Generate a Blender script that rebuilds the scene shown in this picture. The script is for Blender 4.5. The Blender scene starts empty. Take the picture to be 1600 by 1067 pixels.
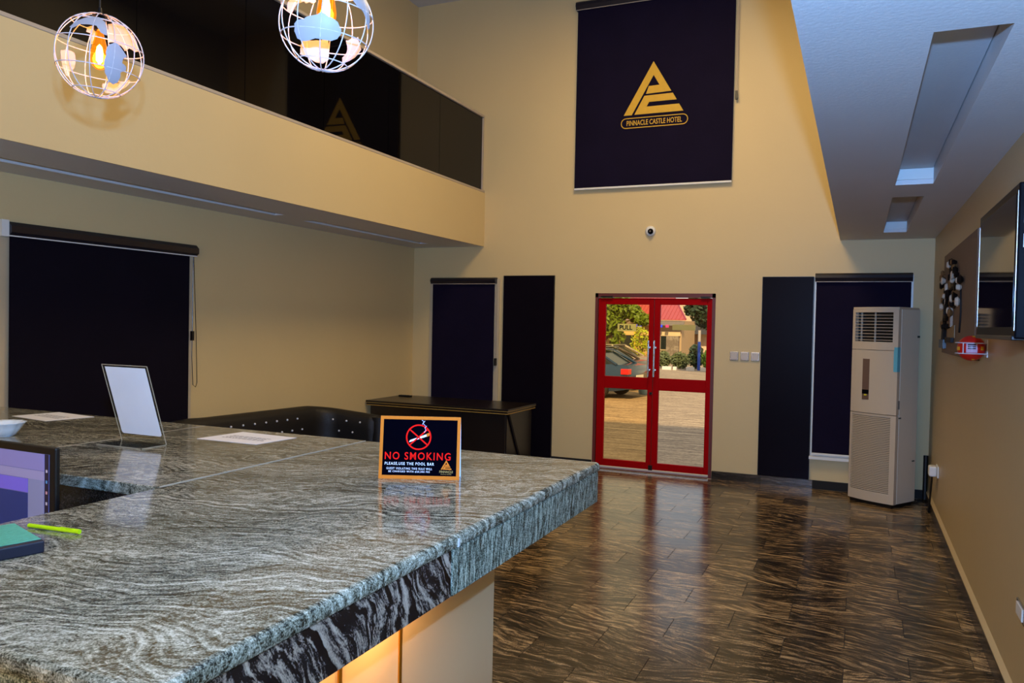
import bpy, bmesh, math, random
from mathutils import Vector, Matrix, geometry
from math import sin, cos, pi, radians as R

sc = bpy.context.scene
COL = sc.collection
# ------------------------------------------------------------------ camera
FPX, YAW, PITCH, ROLL = 1237.28, 0.41243832, -0.02284389, -0.02015967
CAMZ = 1.66
def cam_axes():
    f = Vector((-sin(YAW)*cos(PITCH), cos(YAW)*cos(PITCH), sin(PITCH)))
    r = Vector((cos(YAW), sin(YAW), 0)); d = f.cross(r)
    return r*cos(ROLL)+d*sin(ROLL), -r*sin(ROLL)+d*cos(ROLL), f
CR, CD, CF = cam_axes()
cd = bpy.data.cameras.new('camera'); cam = bpy.data.objects.new('camera', cd); COL.objects.link(cam)
cd.sensor_width = 36; cd.lens = 36*FPX/1600; cd.clip_start = 0.05; cd.clip_end = 300
mw = Matrix.Identity(4)
for i in range(3):
    mw[i][0] = CR[i]; mw[i][1] = -CD[i]; mw[i][2] = -CF[i]
mw[2][3] = CAMZ
cam.matrix_world = mw; sc.camera = cam
def ray(x, y): return (CR*((x-800)/FPX) + CD*((y-533.5)/FPX) + CF)
CAMP = Vector((0, 0, CAMZ))

# ------------------------------------------------------------------ light, sky, exposure
vs = sc.view_settings
vs.view_transform = 'Standard'; vs.look = 'None'; vs.exposure = 0.0; vs.gamma = 1; vs.use_curve_mapping = False
w = bpy.data.worlds.new('sky'); sc.world = w; w.use_nodes = True
bg = w.node_tree.nodes['Background']; bg.inputs[0].default_value = (0.80, 0.84, 0.92, 1); bg.inputs[1].default_value = 1.1
def lamp(name, kind, loc, energy, color, **k):
    l = bpy.data.lights.new(name, kind); l.energy = energy; l.color = color
    o = bpy.data.objects.new(name, l); COL.objects.link(o); o.location = loc
    for a, v in k.items():
        if a == 'aim': o.rotation_euler = (Vector(v)-Vector(loc)).to_track_quat('-Z', 'Y').to_euler()
        else: setattr(l, a, v)
    return o
lamp('sun', 'SUN', (0, 0, 20), 6.0, (1.0, 0.82, 0.55), angle=0.03, aim=(-2.5, 9.0, 13.0))
# the photographer's flash, cool against the tungsten light of the hall
lamp('camera_flash', 'SPOT', (0.02, -0.02, 1.94), 1180, (0.20, 0.46, 1.0), shadow_soft_size=0.03, spot_size=math.radians(178), spot_blend=1.0, aim=(-0.3, 2.0, 3.75))
# warm ceiling lights of the double-height hall
lamp('hall_light', 'AREA', (-1.7, 6.2, 5.5), 124, (1.0, 0.73, 0.36), shape='DISK', size=1.6, aim=(-1.7, 6.2, 0))
lamp('hall_light_middle', 'AREA', (-1.3, 2.6, 5.5), 42, (1.0, 0.77, 0.44), shape='DISK', size=1.6, aim=(-1.3, 2.6, 0))
# added warm fill light behind the camera, brightens the walls under the balcony
lamp('rear_fill_light', 'AREA', (-0.9, -2.2, 2.35), 74, (1.0, 0.76, 0.42), shape='RECTANGLE', size=2.4, size_y=.9, aim=(-3.4, 6, 1.6))

# ------------------------------------------------------------------ materials
def srgb(r, g, b):
    f = lambda c: (c/255/12.92) if c/255 <= .04045 else ((c/255+.055)/1.055)**2.4
    return (f(r), f(g), f(b), 1)
MATS = {}
def mat(name, col, rough=.5, metal=0, emit=None, estr=1, bump=None, var=None, coat=0, spec=None, trans=0, alpha=None, ior=None):
    if name in MATS: return MATS[name]
    m = bpy.data.materials.new(name); m.use_nodes = True; nt = m.node_tree; p = nt.nodes['Principled BSDF']
    p.inputs['Base Color'].default_value = col; p.inputs['Roughness'].default_value = rough; p.inputs['Metallic'].default_value = metal
    if coat: p.inputs['Coat Weight'].default_value = coat; p.inputs['Coat Roughness'].default_value = .05
    if spec is not None: p.inputs['Specular IOR Level'].default_value = spec
    if trans: p.inputs['Transmission Weight'].default_value = trans
    if ior: p.inputs['IOR'].default_value = ior
    if emit: p.inputs['Emission Color'].default_value = emit; p.inputs['Emission Strength'].default_value = estr
    tc = nt.nodes.new('ShaderNodeTexCoord')
    if var or bump is None or bump:
        n = nt.nodes.new('ShaderNodeTexNoise'); n.inputs['Scale'].default_value = (var or (6, 0))[0] ; n.inputs['Detail'].default_value = 6
        nt.links.new(tc.outputs['Object'], n.inputs['Vector'])
        amt = var[1] if var else 0.08
        mx = nt.nodes.new('ShaderNodeMix'); mx.data_type = 'RGBA'
        mx.inputs[6].default_value = [c*(1-amt) for c in col[:3]]+[1]; mx.inputs[7].default_value = [min(1, c*(1+amt)) for c in col[:3]]+[1]
        nt.links.new(n.outputs[0], mx.inputs[0]); nt.links.new(mx.outputs[2], p.inputs['Base Color'])
    if bump:
        n2 = nt.nodes.new('ShaderNodeTexNoise'); n2.inputs['Scale'].default_value = bump[0]; n2.inputs['Detail'].default_value = 5
        nt.links.new(tc.outputs['Object'], n2.inputs['Vector'])
        b = nt.nodes.new('ShaderNodeBump'); b.inputs['Strength'].default_value = bump[1]; b.inputs['Distance'].default_value = .01
        nt.links.new(n2.outputs[0], b.inputs['Height']); nt.links.new(b.outputs[0], p.inputs['Normal'])
    MATS[name] = m; return m

def stone(name, stops, rot=(0, 0, 0), axis=(0, 1, 0), k=26, swirl=.10, wscale=2.0, w_vein=.55, w_str=.25, stretch=(1, 6, 6), sscale=6, fine=.35, fscale=220, rough=.12, rand=False, rotvar=.9, tonevar=.1, spec=.5, patch=(6, 0), distort=0.0):
    """Flowing veins: a 1-D noise read along a warped coordinate, broken up by stretched and fine noise."""
    m = bpy.data.materials.new(name); m.use_nodes = True; nt = m.node_tree; N = nt.nodes; L = nt.links
    p = N['Principled BSDF']; tc = N.new('ShaderNodeTexCoord'); vec = tc.outputs['Object']
    def vm(op, a, b=None, sc_=None):
        n = N.new('ShaderNodeVectorMath'); n.operation = op
        for i, v in enumerate((a, b)):
            if v is None: continue
            if isinstance(v, tuple): n.inputs[i].default_value = v
            else: L.new(v, n.inputs[i])
        if sc_ is not None:
            if isinstance(sc_, float): n.inputs['Scale'].default_value = sc_
            else: L.new(sc_, n.inputs['Scale'])
        return n.outputs['Value'] if op in ('DOT_PRODUCT',) else n.outputs[0]
    def ma(op, a, b, c=None):
        n = N.new('ShaderNodeMath'); n.operation = op
        for i, v in enumerate((a, b, c)):
            if v is None: continue
            if isinstance(v, (int, float)): n.inputs[i].default_value = v
            else: L.new(v, n.inputs[i])
        return n.outputs[0]
    def noise(v, scale, detail=4, rough_=.55, dim='3D', w=None, out=0):
        n = N.new('ShaderNodeTexNoise'); n.noise_dimensions = dim; n.inputs['Scale'].default_value = scale; n.inputs['Detail'].default_value = detail; n.inputs['Roughness'].default_value = rough_
        if v is not None: L.new(v, n.inputs['Vector'])
        if w is not None: L.new(w, n.inputs['W'])
        return n.outputs[out]
    tone = None
    if rand:
        oi = N.new('ShaderNodeObjectInfo'); r_ = oi.outputs['Random']
        rr = N.new('ShaderNodeVectorRotate'); rr.rotation_type = 'Z_AXIS'; L.new(ma('MULTIPLY_ADD', r_, rotvar, -rotvar*.55), rr.inputs['Angle']); L.new(vec, rr.inputs['Vector'])
        vec = vm('ADD', rr.outputs[0], vm('SCALE', (37.3, 91.7, 53.1), None, r_))
        wn = N.new('ShaderNodeTexWhiteNoise'); wn.noise_dimensions = '1D'; L.new(r_, wn.inputs['W']); tone = ma('MULTIPLY_ADD', wn.outputs['Value'], tonevar, -tonevar/2)
    mp = N.new('ShaderNodeMapping'); mp.inputs['Rotation'].default_value = rot; L.new(vec, mp.inputs[0]); v0 = mp.outputs[0]
    field = noise(v0, wscale, 3.0, .5)
    f = ma('MULTIPLY_ADD', field, swirl*4, vm('DOT_PRODUCT', v0, axis))
    vein = noise(None, k, 5, .62, '1D', f)
    mp2 = N.new('ShaderNodeMapping'); mp2.inputs['Scale'].default_value = stretch; L.new(vm('ADD', v0, vm('SCALE', vm('SUBTRACT', noise(v0, wscale, 2, .5, out=1), (.5, .5, .5)), None, swirl*2.5)), mp2.inputs[0])
    st = noise(mp2.outputs[0], sscale, 6, .6)
    fn = noise(vec, fscale, 3, .6)
    tot = ma('MULTIPLY_ADD', vein, w_vein, ma('MULTIPLY_ADD', st, w_str, ma('MULTIPLY_ADD', fn, fine, .5-.5*(w_vein+w_str+fine))))
    if patch[1]: tot = ma('ADD', tot, ma('MULTIPLY_ADD', noise(mp2.outputs[0] if patch[0] < 0 else v0, abs(patch[0]), 3, .6), patch[1], -patch[1]/2))
    if tone is not None: tot = ma('ADD', tot, tone)
    cr = N.new('ShaderNodeValToRGB'); e = cr.color_ramp.elements
    e[0].position = stops[0][0]; e[0].color = srgb(*stops[0][1]); e[1].position = stops[-1][0]; e[1].color = srgb(*stops[-1][1])
    for ps, c in stops[1:-1]:
        q = e.new(ps); q.color = srgb(*c)
    L.new(tot, cr.inputs[0]); L.new(cr.outputs[0], p.inputs['Base Color'])
    p.inputs['Roughness'].default_value = rough; p.inputs['Specular IOR Level'].default_value = spec
    MATS[name] = m; return m

def glass(name, col=(1, 1, 1, 1), rough=.0, refl=.9, glow=None):
    """Thin clear sheet: transparent, with a reflection that rises towards grazing view."""
    m = bpy.data.materials.new(name); m.use_nodes = True; nt = m.node_tree; N = nt.nodes; L = nt.links
    N.remove(N['Principled BSDF']); out = N['Material Output']
    t = N.new('ShaderNodeBsdfTransparent'); t.inputs[0].default_value = col
    g = N.new('ShaderNodeBsdfGlossy'); g.inputs['Roughness'].default_value = rough; g.inputs[0].default_value = (refl,)*3+(1,)
    lw = N.new('ShaderNodeLayerWeight'); lw.inputs[0].default_value = .5
    pw = N.new('ShaderNodeMath'); pw.operation = 'POWER'; pw.inputs[1].default_value = 5; L.new(lw.outputs['Facing'], pw.inputs[0])
    ad = N.new('ShaderNodeMath'); ad.operation = 'MULTIPLY_ADD'; ad.inputs[1].default_value = .9; ad.inputs[2].default_value = .04; L.new(pw.outputs[0], ad.inputs[0])
    mx = N.new('ShaderNodeMixShader'); L.new(ad.outputs[0], mx.inputs[0]); L.new(t.outputs[0], mx.inputs[1]); L.new(g.outputs[0], mx.inputs[2]); last = mx
    if glow:
        e = N.new('ShaderNodeEmission'); e.inputs[0].default_value = glow[0]; e.inputs[1].default_value = glow[1]
        m2 = N.new('ShaderNodeAddShader'); L.new(mx.outputs[0], m2.inputs[0]); L.new(e.outputs[0], m2.inputs[1]); last = m2
    L.new(last.outputs[0], out.inputs[0]); MATS[name] = m; return m

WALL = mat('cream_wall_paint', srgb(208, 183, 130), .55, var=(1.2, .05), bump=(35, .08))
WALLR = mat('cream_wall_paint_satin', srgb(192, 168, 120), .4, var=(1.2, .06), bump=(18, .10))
CEIL = mat('white_ceiling_paint', srgb(196, 192, 188), .5, var=(2, .04), bump=(60, .08))
SOFF = mat('white_soffit_paint', srgb(216, 213, 210), .5, var=(2, .05), bump=(60, .1))
WHITE = mat('white_plastic', srgb(222, 219, 210), .35)
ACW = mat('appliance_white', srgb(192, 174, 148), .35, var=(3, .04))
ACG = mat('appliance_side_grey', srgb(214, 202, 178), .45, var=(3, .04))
BLIND = mat('navy_blind_fabric', srgb(20, 14, 34), .8, var=(3, .25), bump=(260, .25), spec=.08)
BLINDC = mat('dark_blind_cassette', srgb(20, 16, 26), .3)
BOARD = mat('black_laminate', srgb(15, 10, 18), .35, var=(4, .2), bump=(90, .05), spec=.04)
DESKM = mat('dark_desk_laminate', srgb(26, 19, 16), .3, var=(5, .2))
GOLDT = mat('gold_edge_trim', srgb(206, 162, 74), .45, .1)
BGLASS = mat('black_glass', srgb(8, 7, 8), .03, spec=.2, bump=None)
RED = mat('red_door_paint', srgb(158, 2, 5), .5, spec=.05, var=(4, .08))
REDD = mat('dark_red_frame_paint', srgb(96, 34, 26), .45, var=(4, .1))
CHROME = mat('brushed_steel', srgb(200, 198, 196), .22, 1)
RAIL = mat('rail_paint', srgb(176, 160, 138), .45)
WIRE = mat('white_wire_enamel', srgb(196, 190, 190), .4)
CONT = mat('white_metal_sheet', srgb(158, 156, 160), .45, .0, spec=.3)
BRASS = mat('brass', srgb(200, 140, 40), .3, .9)
CABLE = mat('black_cable', srgb(12, 12, 12), .5)
LEATHER = mat('black_leather', srgb(18, 14, 12), .55, var=(9, .25), bump=(120, .3))
CRYSTAL = mat('crystal_button', srgb(235, 235, 240), .08, .2, coat=1)
PAPER = mat('white_paper', srgb(225, 224, 226), .7)
INK = mat('grey_ink', srgb(110, 108, 112), .8)
NAVY = mat('navy_cover_cloth', srgb(17, 22, 42), .4)
TEAL = mat('teal_textured_paper', srgb(84, 176, 150), .7, var=(90, .25), bump=(150, .5))
LIME = mat('lime_plastic', srgb(186, 222, 10), .35)
BLACKP = mat('black_plastic', srgb(12, 12, 14), .3)
BLACKG = mat('black_gloss_plastic', srgb(8, 8, 12), .3, spec=.04)
PEACH = mat('peach_panel_laminate', srgb(206, 168, 124), .5, var=(2, .03))
GOLD = mat('gold_print', srgb(206, 160, 34), .6, var=(30, .1))
REDP = mat('red_print', srgb(232, 14, 2), .7, spec=.1)
ORANGE = mat('orange_print', srgb(206, 112, 30), .7, spec=.1)
WHITEP = mat('white_print', srgb(232, 232, 240), .6)
SIGNB = mat('black_print', srgb(4, 3, 9), .6, spec=.0)
GLASS = glass('clear_glass', (.97, .98, .97, 1))
AMBERG = glass('amber_tinted_pane', (1.0, .90, .68, 1))
ACRYL = glass('clear_acrylic', (.93, .95, .96, 1), .02)
BULB = glass('amber_bulb_glass', (1.0, .60, .16, 1), .05, glow=((1.0, .33, .01, 1), .42))
ACRE = mat('acrylic_edge', srgb(188, 176, 150), .2, trans=.4)

GRAN = stone('grey_wave_granite', [(.32, (24, 24, 18)), (.41, (70, 69, 57)), (.48, (120, 118, 101)), (.55, (148, 145, 126)), (.66, (204, 200, 180))],
             rot=(0, 0, R(-18)), k=52, swirl=.16, wscale=2.0, w_vein=.46, w_str=.52, stretch=(1, 3.6, 3.6), sscale=24, fine=.62, fscale=290, rough=.10, patch=(-2.0, .30))
GRANV = stone('grey_green_granite_apron', [(.36, (30, 36, 30)), (.46, (84, 90, 78)), (.54, (140, 144, 126)), (.64, (190, 190, 168))],
              rot=(R(12), 0, 0), axis=(0, 1, 0), k=60, swirl=.03, wscale=4, w_vein=.35, w_str=.7, stretch=(5, 5, 1), sscale=26, fine=.6, fscale=260, rough=.25)
GRAND = stone('black_and_pink_streaked_granite_apron', [(.40, (10, 10, 13)), (.49, (30, 28, 30)), (.52, (96, 84, 76)), (.58, (152, 134, 116)), (.68, (184, 164, 144))],
              rot=(R(-26), 0, 0), axis=(0, 1, 0), k=30, swirl=.05, wscale=5, w_vein=.75, w_str=.6, stretch=(6, 6, 1), sscale=12, fine=.25, fscale=240, rough=.2)
GRANW = stone('brown_black_apron_stone', [(.35, (16, 12, 9)), (.5, (40, 31, 25)), (.60, (80, 66, 56)), (.72, (150, 132, 112))], k=8, swirl=.2, fine=.5, sscale=10, stretch=(1, 1, 1), rough=.2)
TILE = stone('dark_streaked_floor_stone', [(.34, (15, 12, 8)), (.42, (42, 33, 22)), (.50, (82, 66, 46)), (.58, (122, 100, 71)), (.68, (182, 152, 108))],
             rot=(0, 0, R(4)), k=32, swirl=.06, wscale=3.0, w_vein=.42, w_str=.75, stretch=(1, 7.5, 7.5), sscale=6.5, fine=.55, fscale=240, rough=.2, rand=True, rotvar=.75, tonevar=.10, patch=(-1.7, .42))
BASES = stone('dark_baseboard_stone', [(.34, (14, 11, 10)), (.5, (44, 38, 34)), (.62, (92, 80, 68))], axis=(0, 0, 1), k=20, swirl=.05, rough=.25, rand=True)
GROUT = mat('dark_grout', srgb(14, 11, 9), .8)

# ------------------------------------------------------------------ mesh helpers
class MB:
    def __init__(s): s.bm = bmesh.new()
    def box(s, a, b, M=None):
        x0, y0, z0 = a; x1, y1, z1 = b
        v = [s.bm.verts.new(c) for c in ((x0,y0,z0),(x1,y0,z0),(x1,y1,z0),(x0,y1,z0),(x0,y0,z1),(x1,y0,z1),(x1,y1,z1),(x0,y1,z1))]
        for f in ((0,3,2,1),(4,5,6,7),(0,1,5,4),(1,2,6,5),(2,3,7,6),(3,0,4,7)): s.bm.faces.new([v[i] for i in f])
        if M: bmesh.ops.transform(s.bm, matrix=M, verts=v)
        return s
    def tube(s, pts, r, n=8, closed=False, caps=True, rf=None):
        pts = [Vector(p) for p in pts]; rings = []; m = len(pts); up = None
        for i, p in enumerate(pts):
            if closed: t = pts[(i+1) % m]-pts[i-1]
            else: t = pts[min(i+1, m-1)]-pts[max(i-1, 0)]
            t.normalize()
            if up is None: up = t.orthogonal().normalized()
            up = (up-t*up.dot(t)).normalized(); q = t.cross(up)
            rr = rf[i] if rf else r
            rings.append([s.bm.verts.new(p+(up*cos(2*pi*k/n)+q*sin(2*pi*k/n))*rr) for k in range(n)])
        for i in range(m if closed else m-1):
            a, b = rings[i], rings[(i+1) % m]
            for k in range(n): s.bm.faces.new((a[k], a[(k+1) % n], b[(k+1) % n], b[k]))
        if caps and not closed: s.bm.faces.new(rings[0][::-1]); s.bm.faces.new(rings[-1])
        return s
    def lathe(s, prof, c=(0,0,0), axis='Z', n=24, M=None):
        c = Vector(c); rings = []; vs_ = []
        for r, h in prof:
            ring = []
            for k in range(n):
                a = 2*pi*k/n; p = Vector((r*cos(a), r*sin(a), h))
                if axis == 'Y': p = Vector((p.x, p.z, p.y))
                if axis == 'X': p = Vector((p.z, p.x, p.y))
                ring.append(s.bm.verts.new(c+p))
            rings.append(ring); vs_ += ring
        for a, b in zip(rings, rings[1:]):
            for k in range(n): s.bm.faces.new((a[k], a[(k+1) % n], b[(k+1) % n], b[k]))
        for rg in (rings[0], rings[-1]):
            try: s.bm.faces.new(rg)
            except Exception: pass
        if M: bmesh.ops.transform(s.bm, matrix=M, verts=vs_)
        return s
    def sphere(s, c, r, u=16, v=10, sc_=(1,1,1)):
        g = bmesh.ops.create_uvsphere(s.bm, u_segments=u, v_segments=v, radius=r)
        for q in g['verts']: q.co = Vector((q.co.x*sc_[0], q.co.y*sc_[1], q.co.z*sc_[2]))+Vector(c)
        return s
    def prism(s, poly, to3, depth):
        # poly 2D -> to3(u,v,d); thickness depth
        n = len(poly)
        tri = geometry.tessellate_polygon([[Vector((p[0], p[1], 0)) for p in poly]])
        A = [s.bm.verts.new(to3(p[0], p[1], 0)) for p in poly]; B = [s.bm.verts.new(to3(p[0], p[1], depth)) for p in poly]
        for t in tri:
            s.bm.faces.new([A[i] for i in t]); s.bm.faces.new([B[i] for i in reversed(t)])
        for i in range(n): s.bm.faces.new((A[i], A[(i+1) % n], B[(i+1) % n], B[i]))
        return s
    def quadring(s, outer, inner, to3, depth):
        n = len(outer); O = [[s.bm.verts.new(to3(p[0], p[1], d)) for p in outer] for d in (0, depth)]; I = [[s.bm.verts.new(to3(p[0], p[1], d)) for p in inner] for d in (0, depth)]
        for i in range(n):
            j = (i+1) % n
            for a, b in ((O[0], I[0]), (I[1], O[1]), (O[1], O[0]), (I[0], I[1])): s.bm.faces.new((a[i], a[j], b[j], b[i]))
        return s
    def mesh(s, name):
        bmesh.ops.recalc_face_normals(s.bm, faces=s.bm.faces[:])
        me = bpy.data.meshes.new(name); s.bm.to_mesh(me); s.bm.free(); return me
def worldloc(o):
    v = Vector((0,0,0))
    while o: v += o.location; o = o.parent
    return v
def build(name, mb, m, parent=None, local=False, bev=0, seg=2, smooth=False, **props):
    me = mb.mesh(name) if isinstance(mb, MB) else mb
    o = bpy.data.objects.new(name, me); COL.objects.link(o)
    if m and not me.materials: me.materials.append(m)
    if parent:
        o.parent = parent
        if not local: me.transform(Matrix.Translation(-worldloc(parent)))
    if smooth:
        for p in me.polygons: p.use_smooth = True
        if smooth != 'all':
            try: me.set_sharp_from_angle(angle=R(40))
            except Exception: pass
    if bev:
        b = o.modifiers.new('bevel', 'BEVEL'); b.width = bev; b.segments = seg; b.limit_method = 'ANGLE'; b.angle_limit = R(40)
    for k, v in props.items(): o[k] = v
    return o
def thing(name, label, cat, loc, rz=0, group=None):
    o = bpy.data.objects.new(name, None); COL.objects.link(o); o.empty_display_size = .05
    o.location = loc; o.rotation_euler = (0, 0, rz); o['label'] = label; o['category'] = cat
    if group: o['group'] = group
    return o
def tag(o, label, cat, group=None):
    o['label'] = label; o['category'] = cat
    if group: o['group'] = group
    return o
def origin(o, loc):
    o.data.transform(Matrix.Translation(-Vector(loc))); o.location = loc; return o
def struct(name, mb, m, **k):
    o = build(name, mb, m, **k); o['kind'] = 'structure'; return o
def bx(a, b): return MB().box(a, b)
def text_mesh(txt, w_, h_, bold=.02, spacing=1.0):
    c = bpy.data.curves.new('t', 'FONT'); c.body = txt; c.align_x = 'CENTER'; c.align_y = 'CENTER'; c.offset = bold; c.size = 1; c.extrude = .0; c.resolution_u = 3; c.space_character = spacing
    o = bpy.data.objects.new('t', c); COL.objects.link(o)
    dg = bpy.context.evaluated_depsgraph_get(); dg.update()
    me = bpy.data.meshes.new_from_object(o.evaluated_get(dg)); bpy.data.objects.remove(o)
    xs = [v.co.x for v in me.vertices]; ys = [v.co.y for v in me.vertices]
    sx = w_/(max(xs)-min(xs)); sy = h_/(max(ys)-min(ys)); cx = (max(xs)+min(xs))/2; cy = (max(ys)+min(ys))/2
    me.transform(Matrix.Diagonal((sx, sy, 1, 1)) @ Matrix.Translation((-cx, -cy, 0))); me.materials.clear()
    return me
def place_text(name, txt, w_, h_, M, m, parent, bold=.02, local=False, spacing=1.0):
    me = text_mesh(txt, w_, h_, bold, spacing); me.transform(M); return build(name, me, m, parent, local=local)
def face_mat(o, ex, ey):      # 2D text plane -> world, x axis ex, y axis ey
    ex = Vector(ex).normalized(); ey = Vector(ey).normalized(); ez = ex.cross(ey); M = Matrix.Identity(4)
    for i in range(3): M[i][0] = ex[i]; M[i][1] = ey[i]; M[i][2] = ez[i]; M[i][3] = o[i]
    return M

# ================================================================== THE SETTING
XL, XR, YF, YB, ZC = -5.25, .665, 8.815, -2.6, 5.66
ZS, XS = 2.58, -.2                # right-hand low soffit
XB, ZB0, ZB1 = -4.27, 2.6, 3.255  # balcony on the left
DX0, DX1, DZ = -2.81, -1.44, 2.03
m = MB().box((XL-.2, YF, -.6), (DX0, YF+.2, ZC+.2)).box((DX1, YF, -.6), (XR+.2, YF+.2, ZC+.2)).box((DX0, YF, DZ), (DX1, YF+.2, ZC+.2)).box((DX0, YF, -.6), (DX1, YF+.2, -.03))
struct('wall_far', m, WALL)
struct('wall_left', bx((XL-.2, YB, -.05), (XL, YF, ZC+.2)), WALL)
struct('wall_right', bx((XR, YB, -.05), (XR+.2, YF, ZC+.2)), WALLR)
struct('wall_near', bx((XL-.2, YB-.2, -.05), (XR+.2, YB, ZC+.2)), WALL)
struct('ceiling', bx((XL, YB, ZC), (XR, YF, ZC+.2)), CEIL)
fl = struct('floor', bx((XL-.2, YB-.2, -.2), (XR+.2, YF, -.006)), GROUT)
# floor tiles, half-bond, those in the photographed part one by one
TX, TY = .594, .288; G = .0035
tm = bx((0, 0, -.006), (TX-G, TY-G, 0)).mesh('floor_tile'); tm.materials.append(TILE)
row = 0; y = 3.9-TY*5
k = -5; rest = MB()
while y < YF:
    off = -.617 if k % 2 == 0 else -.32
    x = off-TX*8
    while x < XR:
        x1 = min(x+TX-G, XR); x0 = max(x, XL); y1 = min(y+TY-G, YF)
        if x1-x0 > .02 and y1-y > .02:
            seen = x0 > (-5.3) and not (y < 6.9 and x1 < -3.2) and not (y < 2.9 and x1 < -1.0)
            if seen:
                if x1-x0 > TX-G-.001 and y1-y > TY-G-.001: me = tm
                else:
                    me = bx((0, 0, -.006), (x1-x0, y1-y, 0)).mesh('floor_tile'); me.materials.append(TILE)
                o = bpy.data.objects.new('floor_tile', me); COL.objects.link(o); o.location = (x0, y, 0); o.parent = fl
            else: rest.box((x0, y, -.006), (x1, y1, 0))
        x += TX
    y += TY; k += 1
yy = YB
while yy < 3.9-TY*5-.01:
    xx = XL
    while xx < XR: rest.box((xx, yy, -.006), (min(xx+TX, XR)-G, min(yy+TY, 3.9-TY*5)-G, 0)); xx += TX
    yy += TY
build('floor_tiles_out_of_view', rest, TILE, fl, kind='stuff').name = 'floor_tiling'
# baseboards: dark stone tiles with a cream ledge on top
def baseboard(name, a, b, n, ax):
    root = None
    for i in range(n):
        t0, t1 = i/n, (i+1)/n
        p = [a[j]+(b[j]-a[j])*t0 for j in range(3)]; q = [a[j]+(b[j]-a[j])*t1 for j in range(3)]
        p2 = list(p); q2 = list(q); q2[ax] -= .003
        if root is None:
            root = struct(name, bx((min(a[0], b[0])+(.006 if ax == 1 and a[0] < 0 else 0), a[1]+(.006 if ax == 0 else 0), 0), (b[0]-(0 if ax == 0 else 0), b[1], .088)) if ax == 0 else bx((a[0]+.006, a[1], 0), (b[0], b[1], .088)), GROUT)
        build('baseboard_tile', bx((p[0], p[1], .0) if ax == 0 else (a[0], p[1], 0), (q2[0], b[1], .09) if ax == 0 else (b[0], q2[1], .09)), BASES, root)
    return root
baseboard('baseboard_far_right', (DX1+.005, YF-.022, 0), (XR-.03, YF-.001, 0), 4, 0)
baseboard('baseboard_far_left', (XL+.01, YF-.022, 0), (DX0-.005, YF-.001, 0), 5, 0)
baseboard('baseboard_right', (XR-.024, YB+.01, 0), (XR-.001, YF-.03, 0), 19, 1)
m = MB().prism([(XR, .118), (XR-.020, .094), (XR-.020, .090), (XR, .090)], lambda u, v, d: Vector((u, YB+.01+d, v)), YF-YB-.05)
struct('trim_1', m, WALLR)

# right mezzanine block with two light recesses in its soffit
holes = [(.185, .398, 2.76, 5.56), (.185, .38, 6.06, 8.2)]
def plate(x0, x1, y0, y1, z0, z1, hs):
    mb = MB(); ys = y0
    for hx0, hx1, hy0, hy1 in hs:
        mb.box((x0, ys, z0), (x1, hy0, z1)); mb.box((x0, hy0, z0), (hx0, hy1, z1)); mb.box((hx1, hy0, z0), (x1, hy1, z1)); ys = hy1
    mb.box((x0, ys, z0), (x1, y1, z1)); return mb
struct('ceiling_right_soffit', plate(XS, XR, YB, YF, ZS, ZS+.11, holes), SOFF)
struct('wall_mezzanine', bx((XS, YB, ZS+.11), (XR, YF, ZC)), CEIL)
for i, h in enumerate(holes):
    t = thing('recessed_light', ('long empty white recessed light tray in the right soffit, nearer one' if i == 0 else 'short empty white recessed light tray in the right soffit, farther one'), 'light', (h[0], h[2], ZS+.1), group=None)
    build('tray', bx((h[0]+.004, h[2]+.004, ZS+.098), (h[1]-.004, h[3]-.004, ZS+.108)), CEIL, t)
    build('end_plate', bx((h[0]+.004, h[3]-.012, ZS+.03), (h[1]-.004, h[3]-.003, ZS+.096)), WHITE, t)
# left balcony
lh = [(-4.90, -4.78, 1.2, 5.75), (-4.90, -4.78, 6.15, 8.35)]
struct('ceiling_left_soffit', plate(XL, XB, YB, YF, ZB0, ZB0+.09, lh), SOFF)
struct('wall_balcony', bx((XL, YB, ZB0+.09), (XB, YF, ZB1)), WALL)
# a thin skin so that the fascia reads as one plane down to the soffit edge
struct('trim_2', bx((XB, YB, ZB0), (XB+.012, YF, ZB1)), WALL)
for i, h in enumerate(lh):
    t = thing('recessed_light', ('long narrow recessed light slot under the balcony, above the big left blind' if i == 0 else 'short narrow recessed light slot under the balcony, near the far wall'), 'light', (h[0], h[2], ZB0+.06))
    build('tray', bx((h[0]+.003, h[2]+.004, ZB0+.075), (h[1]-.003, h[3]-.004, ZB0+.085)), SOFF, t)
    build('side_strip', bx((h[0]+.002, h[2]+.004, ZB0+.004), (h[0]+.008, h[3]-.004, ZB0+.074)), WHITE, t)
# balustrade of black glass
bal = thing('glass_balustrade', 'black glass panel balustrade along the upper left balcony', 'balustrade', (XB-.03, YB, ZB1))
ys = [-2.3, -1.3, -.3, .7, 1.7, 2.7, 3.71, 4.69, 5.65, 6.67, 7.71, 8.775]
for a, b in zip(ys, ys[1:]):
    build('glass_panel', bx((XB-.036, a+.003, ZB1+.026), (XB-.024, b-.003, 4.17)), BGLASS, bal)
build('bottom_rail', bx((XB-.075, -2.3, ZB1+.001), (XB+.015, 8.80, ZB1+.026)), RAIL, bal, bev=.004)
build('handrail', bx((XB-.06, -2.3, 4.171), (XB-.001, 8.80, 4.2)), RAIL, bal, bev=.006)
build('end_post', bx((XB-.045, 8.777, ZB1+.027), (XB-.01, 8.80, 4.17)), RAIL, bal)

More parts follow.
